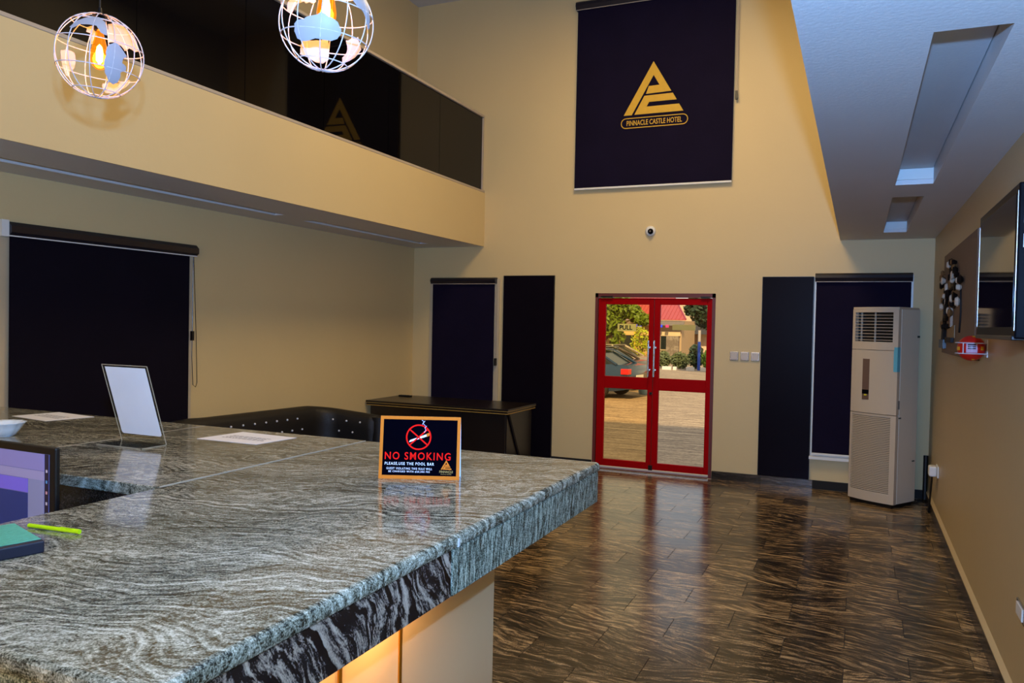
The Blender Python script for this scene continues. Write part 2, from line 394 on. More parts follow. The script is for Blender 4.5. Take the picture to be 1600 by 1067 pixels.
# ================================================================== FRONT DOOR
dr = struct('door_1', MB().box((DX0+.001, YF-.006, 0), (DX0+.035, YF+.10, DZ-.001)).box((DX1-.035, YF-.006, 0), (DX1-.001, YF+.10, DZ-.001)).box((DX0+.001, YF-.006, DZ-.045), (DX1-.001, YF+.10, DZ-.001)), REDD)
YD0, YD1 = YF+.012, YF+.052
def leaf(x0, x1, gx0, gx1, pane):
    mb = MB()
    mb.box((x0, YD0, .035), (gx0, YD1, 1.975)).box((gx1, YD0, .035), (x1, YD1, 1.975))
    for z0, z1 in ((.035, .112), (.937, 1.075), (1.903, 1.975)): mb.box((gx0, YD0, z0), (gx1, YD1, z1))
    o = build('door_leaf', mb, RED, dr, bev=.003)
    build('glass_pane', bx((gx0, YD0+.017, 1.075), (gx1, YD0+.023, 1.903)), pane, o)
    build('glass_pane', bx((gx0, YD0+.017, .112), (gx1, YD0+.023, .937)), pane, o)
    return o
l1 = leaf(-2.772, -2.122, -2.686, -2.178, AMBERG); l2 = leaf(-2.116, -1.476, -2.05, -1.53, GLASS)
for lf, hx in ((l1, -2.163), (l2, -2.098)):
    mb = MB().tube([(hx, YD0-.06, 1.09), (hx, YD0-.06, 1.50)], .0105, 12)
    for z in (1.165, 1.418): mb.tube([(hx, YD0-.06, z), (hx, YD0, z)], .008, 8).lathe([(.016, -.006), (.016, 0)], (hx, YD0, z), 'Y', 12)
    build('pull_handle', mb, CHROME, lf, smooth=True)
build('door_lock', MB().lathe([(.016, -.012), (.016, 0)], (-2.137, YD0, .90), 'Y', 14), BLACKP, l1)
build('door_closer', bx((-2.74, YD0-.03, 1.978), (-2.60, YD0+.03, 1.998)), BLACKP, dr)
build('door_closer', bx((-1.60, YD0-.03, 1.978), (-1.50, YD0+.03, 1.998)), BLACKP, dr)
build('bolt_cover', bx((-2.145, YD0-.012, .03), (-2.10, YD0, .085)), BLACKP, dr)
build('threshold', bx((DX0+.04, YF-.015, 0), (DX1-.04, YF+.09, .012)), REDD, dr)
FX = (1, 0, 0); FZ = (0, 0, 1)
st = tag(build('door_sticker', bx((-2.545, YD0+.010, 1.597), (-2.325, YD0+.016, 1.682)), mat('sticker_yellow', srgb(236, 214, 100), .5)), 'yellow PULL sticker on the left door pane', 'sticker'); origin(st, (-2.43, YD0+.014, 1.6))
place_text('lettering', 'PULL', .15, .052, face_mat((-2.445, YD0+.0095, 1.639), FX, FZ), BLACKP, st, .03)
st = tag(build('door_sticker', bx((-1.912, YD0+.010, 1.622), (-1.655, YD0+.016, 1.684)), mat('sticker_pale_yellow', srgb(196, 176, 90), .5)), 'plain yellow sticker on the right door pane', 'sticker'); origin(st, (-1.78, YD0+.014, 1.62))

# ================================================================== BLINDS, BOARDS, FAR WALL FITTINGS
def blind_far(x0, x1, z0, z1, label, chain=None, top=.09, case_over=.02, rail=WHITE):
    t = thing('roller_blind', label, 'blind', ((x0+x1)/2, YF-.03, z1))
    build('fabric', bx((x0, YF-.040, z0+.01), (x1, YF-.036, z1-top+.01)), BLIND, t)
    mb = MB().prism([(YF-.002, z1), (YF-.05, z1), (YF-.075, z1-.02), (YF-.08, z1-top*.55), (YF-.062, z1-top), (YF-.002, z1-top)], lambda u, v, d: Vector((x0-case_over+d, u, v)), x1-x0+2*case_over)
    build('cassette', mb, BLINDC, t)
    build('cassette_lip', bx((x0-case_over, YF-.068, z1-top-.006), (x1+case_over, YF-.056, z1-top)), RAIL, t)
    build('bottom_bar', bx((x0, YF-.047, z0), (x1, YF-.030, z0+.022)), rail, t, bev=.003)
    if chain:
        cx, cz = chain
        build('pull_chain', MB().tube([(cx, YF-.045, z1-top), (cx, YF-.045, cz)], .003, 6).tube([(cx+.01, YF-.03, z1-top), (cx+.01, YF-.03, cz)], .003, 6), RAIL, t)
        build('chain_clip', bx((cx-.008, YF-.055, cz-.06), (cx+.018, YF-.024, cz+.03)), BLACKP, t)
    return t
# upper blind with the emblem
ub = blind_far(-3.085, -1.30, 3.225, 5.40, 'large navy roller blind high on the far wall with gold triangle emblem', (-1.275, 4.17), top=.10)
def P3(u, v, d=0): return Vector((u, YF-.0415-d, v))
P_out = [(-2.181,4.618),(-1.975,4.271),(-2.26,4.262),(-2.229,4.347),(-2.108,4.350),(-2.177,4.465),(-2.418,4.038),(-2.511,4.038)]
E_out = [(-2.277,4.243),(-1.957,4.247),(-1.912,4.170),(-2.222,4.170),(-2.250,4.120),(-1.885,4.122),(-1.836,4.040),(-2.388,4.040)]
build('emblem_upper_letter', MB().prism(P_out, P3, .0015), GOLD, ub)
build('emblem_lower_letter', MB().prism(E_out, P3, .0015), GOLD, ub)
def stadium(cx, cy, w_, h_, n=10):
    r = h_/2; out = []
    for k in range(n+1): a = -pi/2+pi*k/n; out.append((cx+w_/2-r+r*cos(a), cy+r*sin(a)))
    for k in range(n+1): a = pi/2+pi*k/n; out.append((cx-w_/2+r+r*cos(a), cy+r*sin(a)))
    return out
build('emblem_outline', MB().quadring(stadium(-2.162,3.949,.76,.118), stadium(-2.162,3.949,.742,.100), P3, .0015), GOLD, ub)
place_text('emblem_lettering', 'PINNACLE CASTLE HOTEL', .625, .058, face_mat((-2.162, YF-.0425, 3.949), FX, FZ), GOLD, ub, .012)

blind_far(-4.945, -4.085, .60, 2.215, 'navy roller blind on the far wall behind the dark desk', (-4.062, 1.20), top=.075)
rb = blind_far(-.415, .465, .36, 2.24, 'navy roller blind on the far wall behind the air conditioner', None, top=.085, case_over=.012)
struct('window_1', MB().box((-5.0, YF-.014, .56), (-4.03, YF-.001, 2.20)), mat('window_reveal_paint', srgb(190, 172, 140), .5))
struct('window_2', MB().box((-.432, YF-.014, .34), (.485, YF-.001, 2.22)).box((-.44, YF-.06, .315), (.49, YF-.001, .345)), WHITE)
struct('window_3', MB().box((XL+.001, 3.46, .62), (XL+.012, 5.115, 2.22)), mat('window_reveal_paint_left', srgb(190, 172, 140), .5))
# left wall blind
t = thing('roller_blind', 'wide black roller blind on the left wall beneath the balcony', 'blind', (XL+.03, 4.3, 2.27))
build('fabric', bx((XL+.030, 3.51, .60), (XL+.034, 5.065, 2.20)), mat('black_blind_fabric', srgb(16, 11, 22), .85, var=(3, .2), spec=.1), t)
mb = MB().prism([(XL+.002, 2.27), (XL+.055, 2.27), (XL+.085, 2.24), (XL+.085, 2.20), (XL+.06, 2.18), (XL+.002, 2.18)], lambda u, v, d: Vector((u, 3.49+d, v)), 1.63)
build('cassette', mb, BLINDC, t)
build('cassette_lip', bx((XL+.058, 3.485, 2.172), (XL+.070, 5.115, 2.18)), WHITE, t)
build('end_bracket', bx((XL+.004, 3.44, 2.17), (XL+.06, 3.49, 2.28)), WHITE, t)
build('bottom_bar', bx((XL+.022, 3.51, .585), (XL+.042, 5.065, .605)), WHITE, t)
build('pull_chain', MB().tube([(XL+.05, 5.09, 2.17), (XL+.05, 5.085, 1.32), (XL+.05, 5.10, 1.08), (XL+.05, 5.13, 1.06), (XL+.05, 5.145, 1.10), (XL+.05, 5.13, 1.5), (XL+.04, 5.105, 2.17)], .003, 6), BLACKP, t)
build('chain_clip', bx((XL+.036, 5.078, 1.46), (XL+.06, 5.10, 1.54)), BLACKP, t)

def board(x0, x1, z0, z1, label):
    t = thing('wall_panel', label, 'panel', ((x0+x1)/2, YF-.02, z0))
    build('face_board', bx((x0, YF-.030, z0), (x1, YF-.012, z1)), BOARD, t, bev=.0015)
    build('edge_strip', MB().box((x0-.004, YF-.034, z0), (x0, YF-.008, z1)).box((x1, YF-.034, z0), (x1+.004, YF-.008, z1)).box((x0-.004, YF-.034, z1), (x1+.004, YF-.008, z1+.004)), BLACKP, t)
board(-3.965, -3.315, .07, 2.233, 'tall black laminate panel on the far wall left of the red door')
board(-.948, -.440, .095, 2.205, 'tall black laminate panel on the far wall right of the red door')

for i, (x, lb) in enumerate(((-1.228, 'silver wall switch plate left of three beside the red door'), (-1.118, 'silver wall switch plate middle of three beside the red door'), (-1.008, 'silver wall switch plate right of three, nearest the black panel'))):
    t = thing('wall_switch', lb, 'switch', (x, YF-.01, 1.36), group='wall switches beside the door')
    build('cover_plate', bx((x-.045, YF-.014, 1.31), (x+.045, YF-.001, 1.405)), CHROME, t, bev=.004)
    build('rocker', bx((x-.034, YF-.020, 1.32), (x+.034, YF-.014, 1.392)), mat('grey_switch_plastic', srgb(190, 176, 160), .4), t, bev=.002)
t = thing('dome_camera', 'small white dome security camera above the red door', 'camera', (-2.178, YF, 2.73))
build('mount_ring', MB().lathe([(.058, 0), (.058, -.018), (.048, -.034), (.034, -.040)], (-2.178, YF-.001, 2.73), 'Y', 24), WHITE, t, smooth=True)
build('lens_ball', MB().sphere((-2.170, YF-.045, 2.722), .032, 18, 12), BLACKG, t, smooth=True)
build('lens', MB().lathe([(.010, -.004), (.010, 0)], (-2.166, YF-.078, 2.72), 'Y', 12), CHROME, t)

# ================================================================== RECEPTION COUNTER
CT = 1.15; CX0, CX1, CY0, CY1 = -1.905, -.868, .775, 2.83; WY0 = 1.735
ctr = thing('reception_counter', 'L-shaped reception counter with glossy grey wave granite top', 'counter', (-1.4, 1.8, 0))
TH = .036
build('countertop_slab', bx((CX0, CY0, CT-TH), (CX1, CY1, CT)), GRAN, ctr, bev=.013, seg=3)
build('countertop_slab', bx((-2.800, WY0, CT-TH), (CX0-.003, CY1, CT)), GRAN, ctr, bev=.003, seg=2)
build('countertop_slab', bx((XL+.005, WY0, CT-TH), (-2.804, CY1, CT)), GRAN, ctr, bev=.003, seg=2)
SEAM = mat('pale_seam_filler', srgb(170, 160, 140), .4)
build('seam_line', bx((CX0-.0034, WY0+.01, CT-.01), (CX0+.0004, CY1-.004, CT+.0004)), SEAM, ctr)
build('seam_line', bx((-2.8045, WY0+.01, CT-.01), (-2.7995, CY1-.004, CT+.0004)), SEAM, ctr)
# aprons
AZ = 1.003
build('apron_stone', bx((CX1-.028, CY0+.008, AZ), (CX1-.008, 1.668, CT-TH)), GRAND, ctr, bev=.0015)
build('apron_stone', bx((CX1-.028, 1.671, AZ), (CX1-.006, CY1-.008, CT-TH)), GRANV, ctr, bev=.0015)
build('apron_stone', bx((CX0+.01, CY0+.008, AZ), (CX1-.029, CY0+.028, CT-TH)), GRANV, ctr, bev=.0015)
build('apron_stone', bx((XL+.01, CY1-.03, AZ), (CX1-.029, CY1-.01, CT-TH)), GRANV, ctr)
build('apron_stone', bx((-2.80, WY0+.012, .98), (CX0-.004, WY0+.03, CT-TH)), GRANW, ctr)
build('apron_stone', bx((XL+.01, WY0+.012, .98), (-2.803, WY0+.03, CT-TH)), GRANW, ctr)
# seam chip on the lip
build('seam_chip', bx((CX1-.004, 1.685, CT-.030), (CX1+.0012, 1.692, CT-.010)), CRYSTAL, ctr)
# base
FXX = -1.02
build('base_carcass', MB().box((-1.80, CY0+.12, .0), (FXX-.02, 2.21, CT-TH)).box((XL+.02, WY0+.18, 0), (-1.801, 2.55, CT-TH)), PEACH, ctr)
yy = [.90, 1.165, 1.425, 1.675, 2.235]
for a, b in zip(yy, yy[1:]): build('front_panel', bx((FXX-.019, a+.005, .10), (FXX, b-.005, CT-TH)), PEACH, ctr)
for a in yy[1:-1]: build('brass_trim', bx((FXX-.018, a-.006, .10), (FXX+.004, a+.006, CT-TH)), BRASS, ctr)
build('end_panel', bx((-1.80, 2.212, .0), (FXX-.019, 2.235, CT-TH)), PEACH, ctr)
build('toe_kick', bx((FXX-.04, .90, 0), (FXX-.021, 2.235, .099)), BLACKP, ctr)
for i, yl in enumerate((1.22, 1.565)):
    t = thing('puck_light', 'small round warm light under the counter overhang, ' + ('nearer one' if i == 0 else 'farther one'), 'light', (-.955, yl, CT-TH-.016))
    build('housing', MB().lathe([(.0, 0), (.030, 0), (.030, .014), (.0, .014)], (-.955, yl, CT-TH-.0155), 'Z', 20), CHROME, t)
    build('diffuser', MB().lathe([(.0, -.002), (.022, -.002), (.022, 0), (.0, 0)], (-.955, yl, CT-TH-.016), 'Z', 20), mat('warm_led', (1, .8, .5, 1), .5, emit=(1, .72, .36, 1), estr=6, bump=False), t)
    lamp('puck_lamp', 'SPOT', (-.955, yl, CT-TH-.022), 17, (1.0, .64, .28), spot_size=R(150), spot_blend=.6, shadow_soft_size=.02, aim=(-.985, yl, .2))

# staff desk and monitor behind the counter
t = thing('staff_desk', 'low dark worktop behind the counter under the monitor', 'desk', (-2.6, 1.2, 0))
build('desktop', bx((-3.6, .85, .72), (-1.91, 1.72, .75)), DESKM, t, bev=.003)
for x in (-3.55, -1.96):
    for y in (.90, 1.64): build('leg', bx((x, y, 0), (x+.04, y+.04, .72)), BLACKP, t)
t = thing('monitor', 'black computer monitor with lit purple and blue screen at the left edge', 'monitor', (-2.268, 1.47, .75), R(-2))
SCR = lambda c, s: mat('screen_%d_%d_%d' % c, srgb(*c), .3, emit=srgb(*c), estr=s, bump=False)
W2, H0, H1 = .29, .18, .548
build('bezel', bx((-W2, 0, H0), (W2, .016, H1)), BLACKP, t, local=True, bev=.005)
build('rear_shell', bx((-W2+.06, .0165, H0+.04), (W2-.06, .04, H1-.06)), BLACKP, t, local=True, bev=.01)
scr = build('screen', bx((-W2+.018, -.0015, H0+.02), (W2-.024, .0, H1-.02)), SCR((84, 84, 130), .55), t, local=True)
X0, X1, Z0, Z1 = -W2+.018, W2-.024, H0+.02, H1-.02
def spt(a, b, c, d, col, e=.6): build('window_region', bx((X0+(X1-X0)*a, -.0025, Z0+(Z1-Z0)*b), (X0+(X1-X0)*c, -.0016, Z0+(Z1-Z0)*d)), SCR(col, e), scr, local=True)
spt(0, .86, .965, 1, (112, 104, 150)); spt(0, .78, .965, .855, (124, 116, 150)); spt(.84, .10, .965, .78, (108, 108, 138))
spt(0, .66, .835, .775, (96, 80, 170)); spt(.40, .665, .47, .77, (12, 92, 30)); spt(.475, .665, .60, .77, (20, 60, 150)); spt(.2, .665, .395, .77, (20, 70, 140))
spt(0, .12, .835, .655, (30, 42, 92)); spt(0, 0, .7, .115, (70, 44, 130)); spt(.97, 0, 1, 1, (26, 22, 40))
for q in range(9): spt(.978, .13+q*.09, .992, .155+q*.09, [(200,150,160),(90,150,210),(190,180,200)][q % 3])
build('stand_neck', bx((-.03, .03, .01), (.03, .06, .3)), BLACKP, t, local=True)
build('stand_foot', bx((-.12, -.04, 0), (.12, .13, .012)), BLACKP, t, local=True, bev=.004)

# ------------------------------------------------ things on the counter
# no smoking tent
def EMB(u, v, s): return None
ang = math.atan2(.103, .245)
t = thing('no_smoking_sign', 'black and orange NO SMOKING tent sign standing on the granite counter', 'sign', (-1.2905, 2.2195, CT), ang)
HW, HH, LEAN = .131, .200, .030
def S3(u, v, d=0):      # u across -HW..HW, v up the slanted face, d outwards
    sl = math.hypot(HH, LEAN); n = Vector((0, -HH, LEAN)).normalized()
    return Vector((u, LEAN*v/sl, HH*v/sl)) + n*d
SL = math.hypot(HH, LEAN)
def rectprism(u0, v0, u1, v1, d0, d1): return MB().prism([(u0, v0), (u1, v0), (u1, v1), (u0, v1)], lambda u, v, d: S3(u, v, d0+d), d1-d0)
build('front_card', rectprism(-HW, 0, HW, SL, 0, .0012), ORANGE, t, local=True)
mb = MB().prism([(-HW, 0), (HW, 0), (HW, SL), (-HW, SL)], lambda u, v, d: Vector((u, 2*LEAN-LEAN*v/SL+d-.0006, HH*v/SL)), .0012)
build('back_card', mb, PAPER, t, local=True)
build('black_field', rectprism(-HW+.0105, .0115, HW-.0105, SL-.0105, .0013, .0016), SIGNB, t, local=True)
cu, cv, r0, r1 = -.005, .135, .0415, .0368
ring = lambda r: [(cu+r*cos(2*pi*k/40), cv+r*sin(2*pi*k/40)) for k in range(40)]
pb = build('cigarette', MB().prism([(-.036, .118), (-.033, .125), (.020, .145), (.022, .138)], lambda u, v, d: S3(u, v, .0017+d), .0003), WHITEP, t, local=True)
build('cigarette_tip', MB().prism([(.0205, .136), (.019, .146), (.029, .150), (.031, .141)], lambda u, v, d: S3(u, v, .0017+d), .0003), ORANGE, t, local=True)
mb = MB()
for pts in ([(.012, .150), (.018, .158), (.014, .166), (.020, .172)], [(.016, .172), (.008, .180), (.014, .188)], [(.006, .176), (.010, .186), (.004, .190)]):
    mb.tube([S3(u, v, .0018) for u, v in pts], .0011, 4)
build('smoke_wisp', mb, mat('pale_blue_print', srgb(190, 200, 245), .6), t, local=True)
build('prohibition_ring', MB().quadring(ring(r0), ring(r1), lambda u, v, d: S3(u, v, .0021+d), .0003), REDP, t, local=True)
def bar(a, w_):
    c_, s_ = cos(a), sin(a); L_ = r1+.001
    return MB().prism([(cu-c_*L_+s_*w_, cv-s_*L_-c_*w_), (cu+c_*L_+s_*w_, cv+s_*L_-c_*w_), (cu+c_*L_-s_*w_, cv+s_*L_+c_*w_), (cu-c_*L_-s_*w_, cv-s_*L_+c_*w_)], lambda u, v, d: S3(u, v, .0022+d), .0003)
build('prohibition_bar', bar(R(42), .0022), REDP, t, local=True)
build('prohibition_bar', bar(R(-40), .0022), REDP, t, local=True)
def sface(u, v): return face_mat(S3(u, v, .0018), (1, 0, 0), (0, LEAN, HH))
place_text('heading_lettering', 'NO SMOKING', .214, .0245, sface(-.006, .074), REDP, t, .014, True, 1.22)
place_text('request_lettering', 'PLEASE,USE THE POOL BAR', .160, .0105, sface(-.032, .0485), WHITEP, t, .008, True, 1.25)
place_text('notice_lettering', 'GUEST VIOLATING THIS RULE WILL', .148, .0068, sface(-.032, .0335), WHITEP, t, .004, True, 1.25)
place_text('notice_lettering', 'BE CHARGED WITH #20,000 FEE', .134, .0068, sface(-.032, .0235), WHITEP, t, .004, True, 1.25)
kx = .036/.675; ox, oy = .088, .0325
em = lambda poly: [((u+2.172)*kx+ox, (v-4.04)*kx+oy) for u, v in poly]
for nm, pp in (('emblem_upper_letter', P_out), ('emblem_lower_letter', E_out)):
    build(nm, MB().prism(em(pp), lambda u, v, d: S3(u, v, .0017+d), .0003), ORANGE, t, local=True)
place_text('emblem_lettering', 'PINNACLE', .044, .0075, sface(.088, .0255), mat('dull_gold_print', srgb(150, 116, 40), .6), t, .02, True)
place_text('emblem_lettering', 'CASTLE HOTEL', .036, .0035, sface(.088, .0178), MATS['dull_gold_print'], t, .0, True)

# acrylic stand with A4 page seen from behind
t = thing('sign_holder', 'clear acrylic slanted stand holding a blank-backed white page on the counter', 'sign holder', (-2.625, 2.25, CT))
y0, y1, zz = 2.312, 2.215, .312
build('base_plate', bx((-2.735, 2.195, CT+.0005), (-2.495, 2.312, CT+.004)), ACRYL, t)
def Q(u, v, d): return Vector((u, y0+(y1-y0)*v+d, CT+.004+zz*v))
build('upright_plate', MB().prism([(-2.735, 0), (-2.495, 0), (-2.495, 1), (-2.735, 1)], lambda u, v, d: Q(u, v, d), .003), ACRYL, t)
build('page', MB().prism([(-2.722, .12), (-2.714, .10), (-2.513, .10), (-2.505, .12), (-2.505, .975), (-2.722, .975)], lambda u, v, d: Q(u, v, d-.0012), .0008), PAPER, t)
mb = MB()
for a, b in (((-2.737, 0), (-2.737, 1)), ((-2.493, 0), (-2.493, 1)), ((-2.737, 1), (-2.493, 1))): mb.tube([Q(a[0], a[1], 0), Q(b[0], b[1], 0)], .0018, 6)
mb.box((-2.737, 2.193, CT+.0005), (-2.493, 2.196, CT+.004)).box((-2.496, 2.193, CT+.0005), (-2.493, 2.312, CT+.004))
build('polished_edge', mb, ACRE, t)

# loose sheets
def sheet(pts, label, bandv):
    c = sum((Vector(p) for p in pts), Vector((0, 0)))/4
    t = thing('paper_sheet', label, 'paper', (c.x, c.y, CT))
    build('page', MB().prism([tuple(p) for p in pts], lambda u, v, d: Vector((u, v, CT+.0004+d)), .0008), PAPER, t)
    A, B, C_, D_ = [Vector(p) for p in pts]; mb = MB(); random.seed(4)
    for i, v in enumerate(bandv):
        u = .16
        while u < .82:
            du = random.uniform(.03, .08); q = lambda a, b: (A.lerp(B, a)).lerp(D_.lerp(C_, a), b)
            a0, b0 = q(u, v), q(u+du, v+.035)
            mb.prism([tuple(q(u, v)), tuple(q(u+du, v)), tuple(q(u+du, v+.03)), tuple(q(u, v+.03))], lambda x, y, d: Vector((x, y, CT+.0013+d)), .0002); u += du+.015
    build('printed_lines', mb, INK, t)
sheet([(-2.53, 2.505), (-2.215, 2.505), (-2.195, 2.735), (-2.51, 2.755)], 'white printed sheet lying on the counter nearest the no smoking sign', (.34, .42, .50, .58))
sheet([(-3.84, 2.60), (-3.53, 2.555), (-3.49, 2.785), (-3.80, 2.825)], 'white printed sheet lying on the counter before the big black blind', (.34, .42, .50, .58))
# bowl
t = thing('bowl', 'small fluted white bowl on the counter at the left edge', 'bowl', (-3.25, 2.165, CT))
mb = MB(); n = 36; bm_ = mb.bm; rr = [(.035, .001), (.045, .004), (.062, .03), (.075, .052), (.082, .056), (.079, .058), (.070, .050), (.055, .028), (.038, .010), (.0, .009)]
rings = []
for i, (r_, h_) in enumerate(rr):
    fl_ = .06 if 1 < i < 8 else 0
    rings.append([bm_.verts.new((-3.25+r_*(1+fl_*cos(12*2*pi*k/n))*cos(2*pi*k/n), 2.165+r_*(1+fl_*cos(12*2*pi*k/n))*sin(2*pi*k/n), CT+h_)) for k in range(n)])
for a, b in zip(rings, rings[1:]):
    for k in range(n): bm_.faces.new((a[k], a[(k+1) % n], b[(k+1) % n], b[k]))
bm_.faces.new(rings[0]); build('bowl_body', mb, mat('pale_blue_ceramic', srgb(214, 224, 230), .25), t, smooth='all')
build('foot_ring', MB().lathe([(.036, 0), (.036, .004), (.030, .004), (.030, 0)], (-3.25, 2.165, CT), 'Z', 24), MATS['pale_blue_ceramic'], t)
# notebook
e1 = Vector((-.187, .063)).normalized(); e2 = Vector((-.26, -.966)).normalized(); B_ = Vector((-1.584, 1.145))
t = thing('notebook', 'thick navy notebook with teal textured cover on the counter', 'notebook', (B_.x-.1, B_.y-.1, CT))
def nb(a, b, c, d, z0, z1): return MB().prism([tuple(B_+e1*a+e2*b), tuple(B_+e1*c+e2*b), tuple(B_+e1*c+e2*d), tuple(B_+e1*a+e2*d)], lambda u, v, q: Vector((u, v, z0+q)), z1-z0)
build('back_cover', nb(0, 0, .2, .26, CT+.0005, CT+.004), NAVY, t, bev=.001)
build('page_block', nb(.006, .004, .197, .256, CT+.004, CT+.021), NAVY, t)
build('front_cover', nb(0, 0, .2, .26, CT+.021, CT+.026), NAVY, t, bev=.0015)
build('spine', nb(-.004, 0, .004, .26, CT+.0005, CT+.0262), NAVY, t, bev=.003)
build('teal_panel', nb(.014, .002, .196, .258, CT+.0262, CT+.0268), TEAL, t)
t = thing('pen', 'lime green pen lying beside the navy notebook', 'pen', (-1.73, 1.27, CT))
build('barrel', MB().tube([(-1.80, 1.262, CT+.0055), (-1.66, 1.275, CT+.0055)], .005, 10), LIME, t, smooth=True)
build('cap', MB().tube([(-1.668, 1.2743, CT+.006), (-1.645, 1.2765, CT+.006)], .0056, 10), LIME, t, smooth=True)
build('clip', bx((-1.70, 1.2685, CT+.0105), (-1.66, 1.2715, CT+.0125)), LIME, t)

# ================================================================== DESK AND SOFA
t = thing('reception_desk', 'black laminate desk with gold edge lines against the far wall', 'desk', (-4.3, 8.1, 0))
DXa, DXb, DYa, DYb, DH = -5.235, -3.42, 7.75, 8.56, .735
build('desktop', bx((DXa, DYa, DH-.022), (DXb, DYb, DH)), DESKM, t, bev=.003)
build('desktop_lower_layer', bx((DXa, DYa+.012, DH-.05), (DXb-.012, DYb, DH-.028)), DESKM, t, bev=.003)
build('gold_edge_line', MB().box((DXa, DYa+.004, DH-.0275), (DXb-.004, DYb, DH-.0225)).box((DXa, DYa+.010, DH-.056), (DXb-.010, DYb, DH-.0505)), GOLDT, t)
build('front_board', bx((DXa+.03, DYa+.06, .0), (DXb-.06, DYa+.08, DH-.056)), DESKM, t)
for x in (-4.63, -4.02): build('panel_groove', bx((x, DYa+.056, .02), (x+.006, DYa+.0605, DH-.06)), BLACKP, t)
build('side_board', bx((DXb-.07, DYa+.085, 0), (DXb-.05, DYb-.02, DH-.056)), DESKM, t)
build('side_board', bx((DXa+.03, DYa+.085, 0), (DXa+.05, DYb-.02, DH-.056)), DESKM, t)
build('side_brace', MB().prism([(DYa+.09, DH-.06), (DYa+.13, DH-.06), (DYb-.28, .02), (DYb-.32, .02)], lambda u, v, d: Vector((DXb-.048+d, u, v)), .012), BOARD, t)
t = thing('remote_control', 'small black remote control lying on the dark desk', 'remote', (-5.1, 8.42, DH))
build('case', bx((-5.17, 8.36, DH+.0005), (-5.0, 8.405, DH+.018)), BLACKP, t, bev=.004)
build('button_pad', bx((-5.15, 8.37, DH+.018), (-5.03, 8.395, DH+.0195)), mat('grey_rubber', srgb(60, 60, 62), .7), t)

so = thing('sofa', 'black leather sofa with crystal-buttoned tufted back behind the counter', 'sofa', (-4.85, 5.7, 0))
SX0 = XL+.09
def sofaback():
    # tufted back along the left wall and the same-height far arm, one curved shell
    mb = MB(); path = []
    path.append((Vector((SX0+.10, 4.55)), Vector((1, 0)), .80))
    for k in range(1, 15): path.append((Vector((SX0+.10, 4.55+k*.135)), Vector((1, 0)), .815-.002*k if k > 3 else .80+.005*k))
    cx, cy, r = SX0+.10+.26, 6.45, .26
    for k in range(1, 9):
        a = pi-k*(pi/2)/8; path.append((Vector((cx+r*cos(a), cy+r*sin(a))), Vector((-cos(a), -sin(a))), .79-.006*k))
    for k in range(1, 6): path.append((Vector((cx+k*.085, cy+r)), Vector((0, -1)), .742-.006*k))
    prof = [(-.09, .12), (-.09, .9), (-.075, .965), (-.03, 1.0), (.02, 1.0), (.065, .975), (.085, .93), (.085, .80), (.075, .5), (.075, .12)]
    rings = []
    for p, nrm, h in path:
        rings.append([mb.bm.verts.new((p.x+nrm.x*d, p.y+nrm.y*d, z*h)) for d, z in prof])
    for a, b in zip(rings, rings[1:]):
        for i in range(len(prof)-1): mb.bm.faces.new((a[i], a[i+1], b[i+1], b[i]))
        mb.bm.faces.new((a[-1], a[0], b[0], b[-1]))
    mb.bm.faces.new(rings[0]); mb.bm.faces.new(rings[-1]); return mb
build('backrest', sofaback(), LEATHER, so, smooth='all', bev=0)
build('front_arm', bx((SX0+.01, 4.35, .12), (SX0+.85, 4.53, .62)), LEATHER, so, bev=.05, seg=4)
build('seat_base', bx((SX0+.2, 4.54, .12), (SX0+.82, 6.60, .30)), LEATHER, so, bev=.02)
for i in range(3): build('seat_cushion', bx((SX0+.2, 4.55+i*.68, .30), (SX0+.84, 5.225+i*.68, .44)), LEATHER, so, bev=.04, seg=4)
build('arm_front_roll', MB().tube([(SX0+.10+.26+.445, 6.71, .12), (SX0+.10+.26+.445, 6.71, .70)], .088, 14), LEATHER, so, smooth=True)
xb = SX0+.10+.083
def button(x, y, z, nx, ny):
    b = MB().sphere((0, 0, 0), .0105, 8, 6).mesh('crystal_button') if 'cb' not in globals() else globals()['cb']
    globals()['cb'] = b
    if not b.materials: b.materials.append(CRYSTAL)
    o = bpy.data.objects.new('crystal_button', b); COL.objects.link(o); o.parent = so; o.location = Vector((x+nx*.006, y+ny*.006, z))-so.location
for r_, z in enumerate((.710, .600, .49)):
    k0 = .5*(r_ % 2)
    for k in range(11):
        y = 4.72+(k+k0)*.148
        if y < 6.3: button(xb, y, z-(y-5.4)*.022, 1, 0)
for r_, z in enumerate((.655, .545, .44)):
    for k in range(4 if r_ % 2 == 0 else 3):
        x = -5.02+.05*(r_ % 2)*1.5+k*.163
        button(x, 6.62, z-k*.004, 0, -1)
for x in (SX0+.06, SX0+.75):
    for y in (4.42, 6.55): build('leg', MB().tube([(x, y, 0), (x, y, .12)], .022, 10), BLACKP, so)

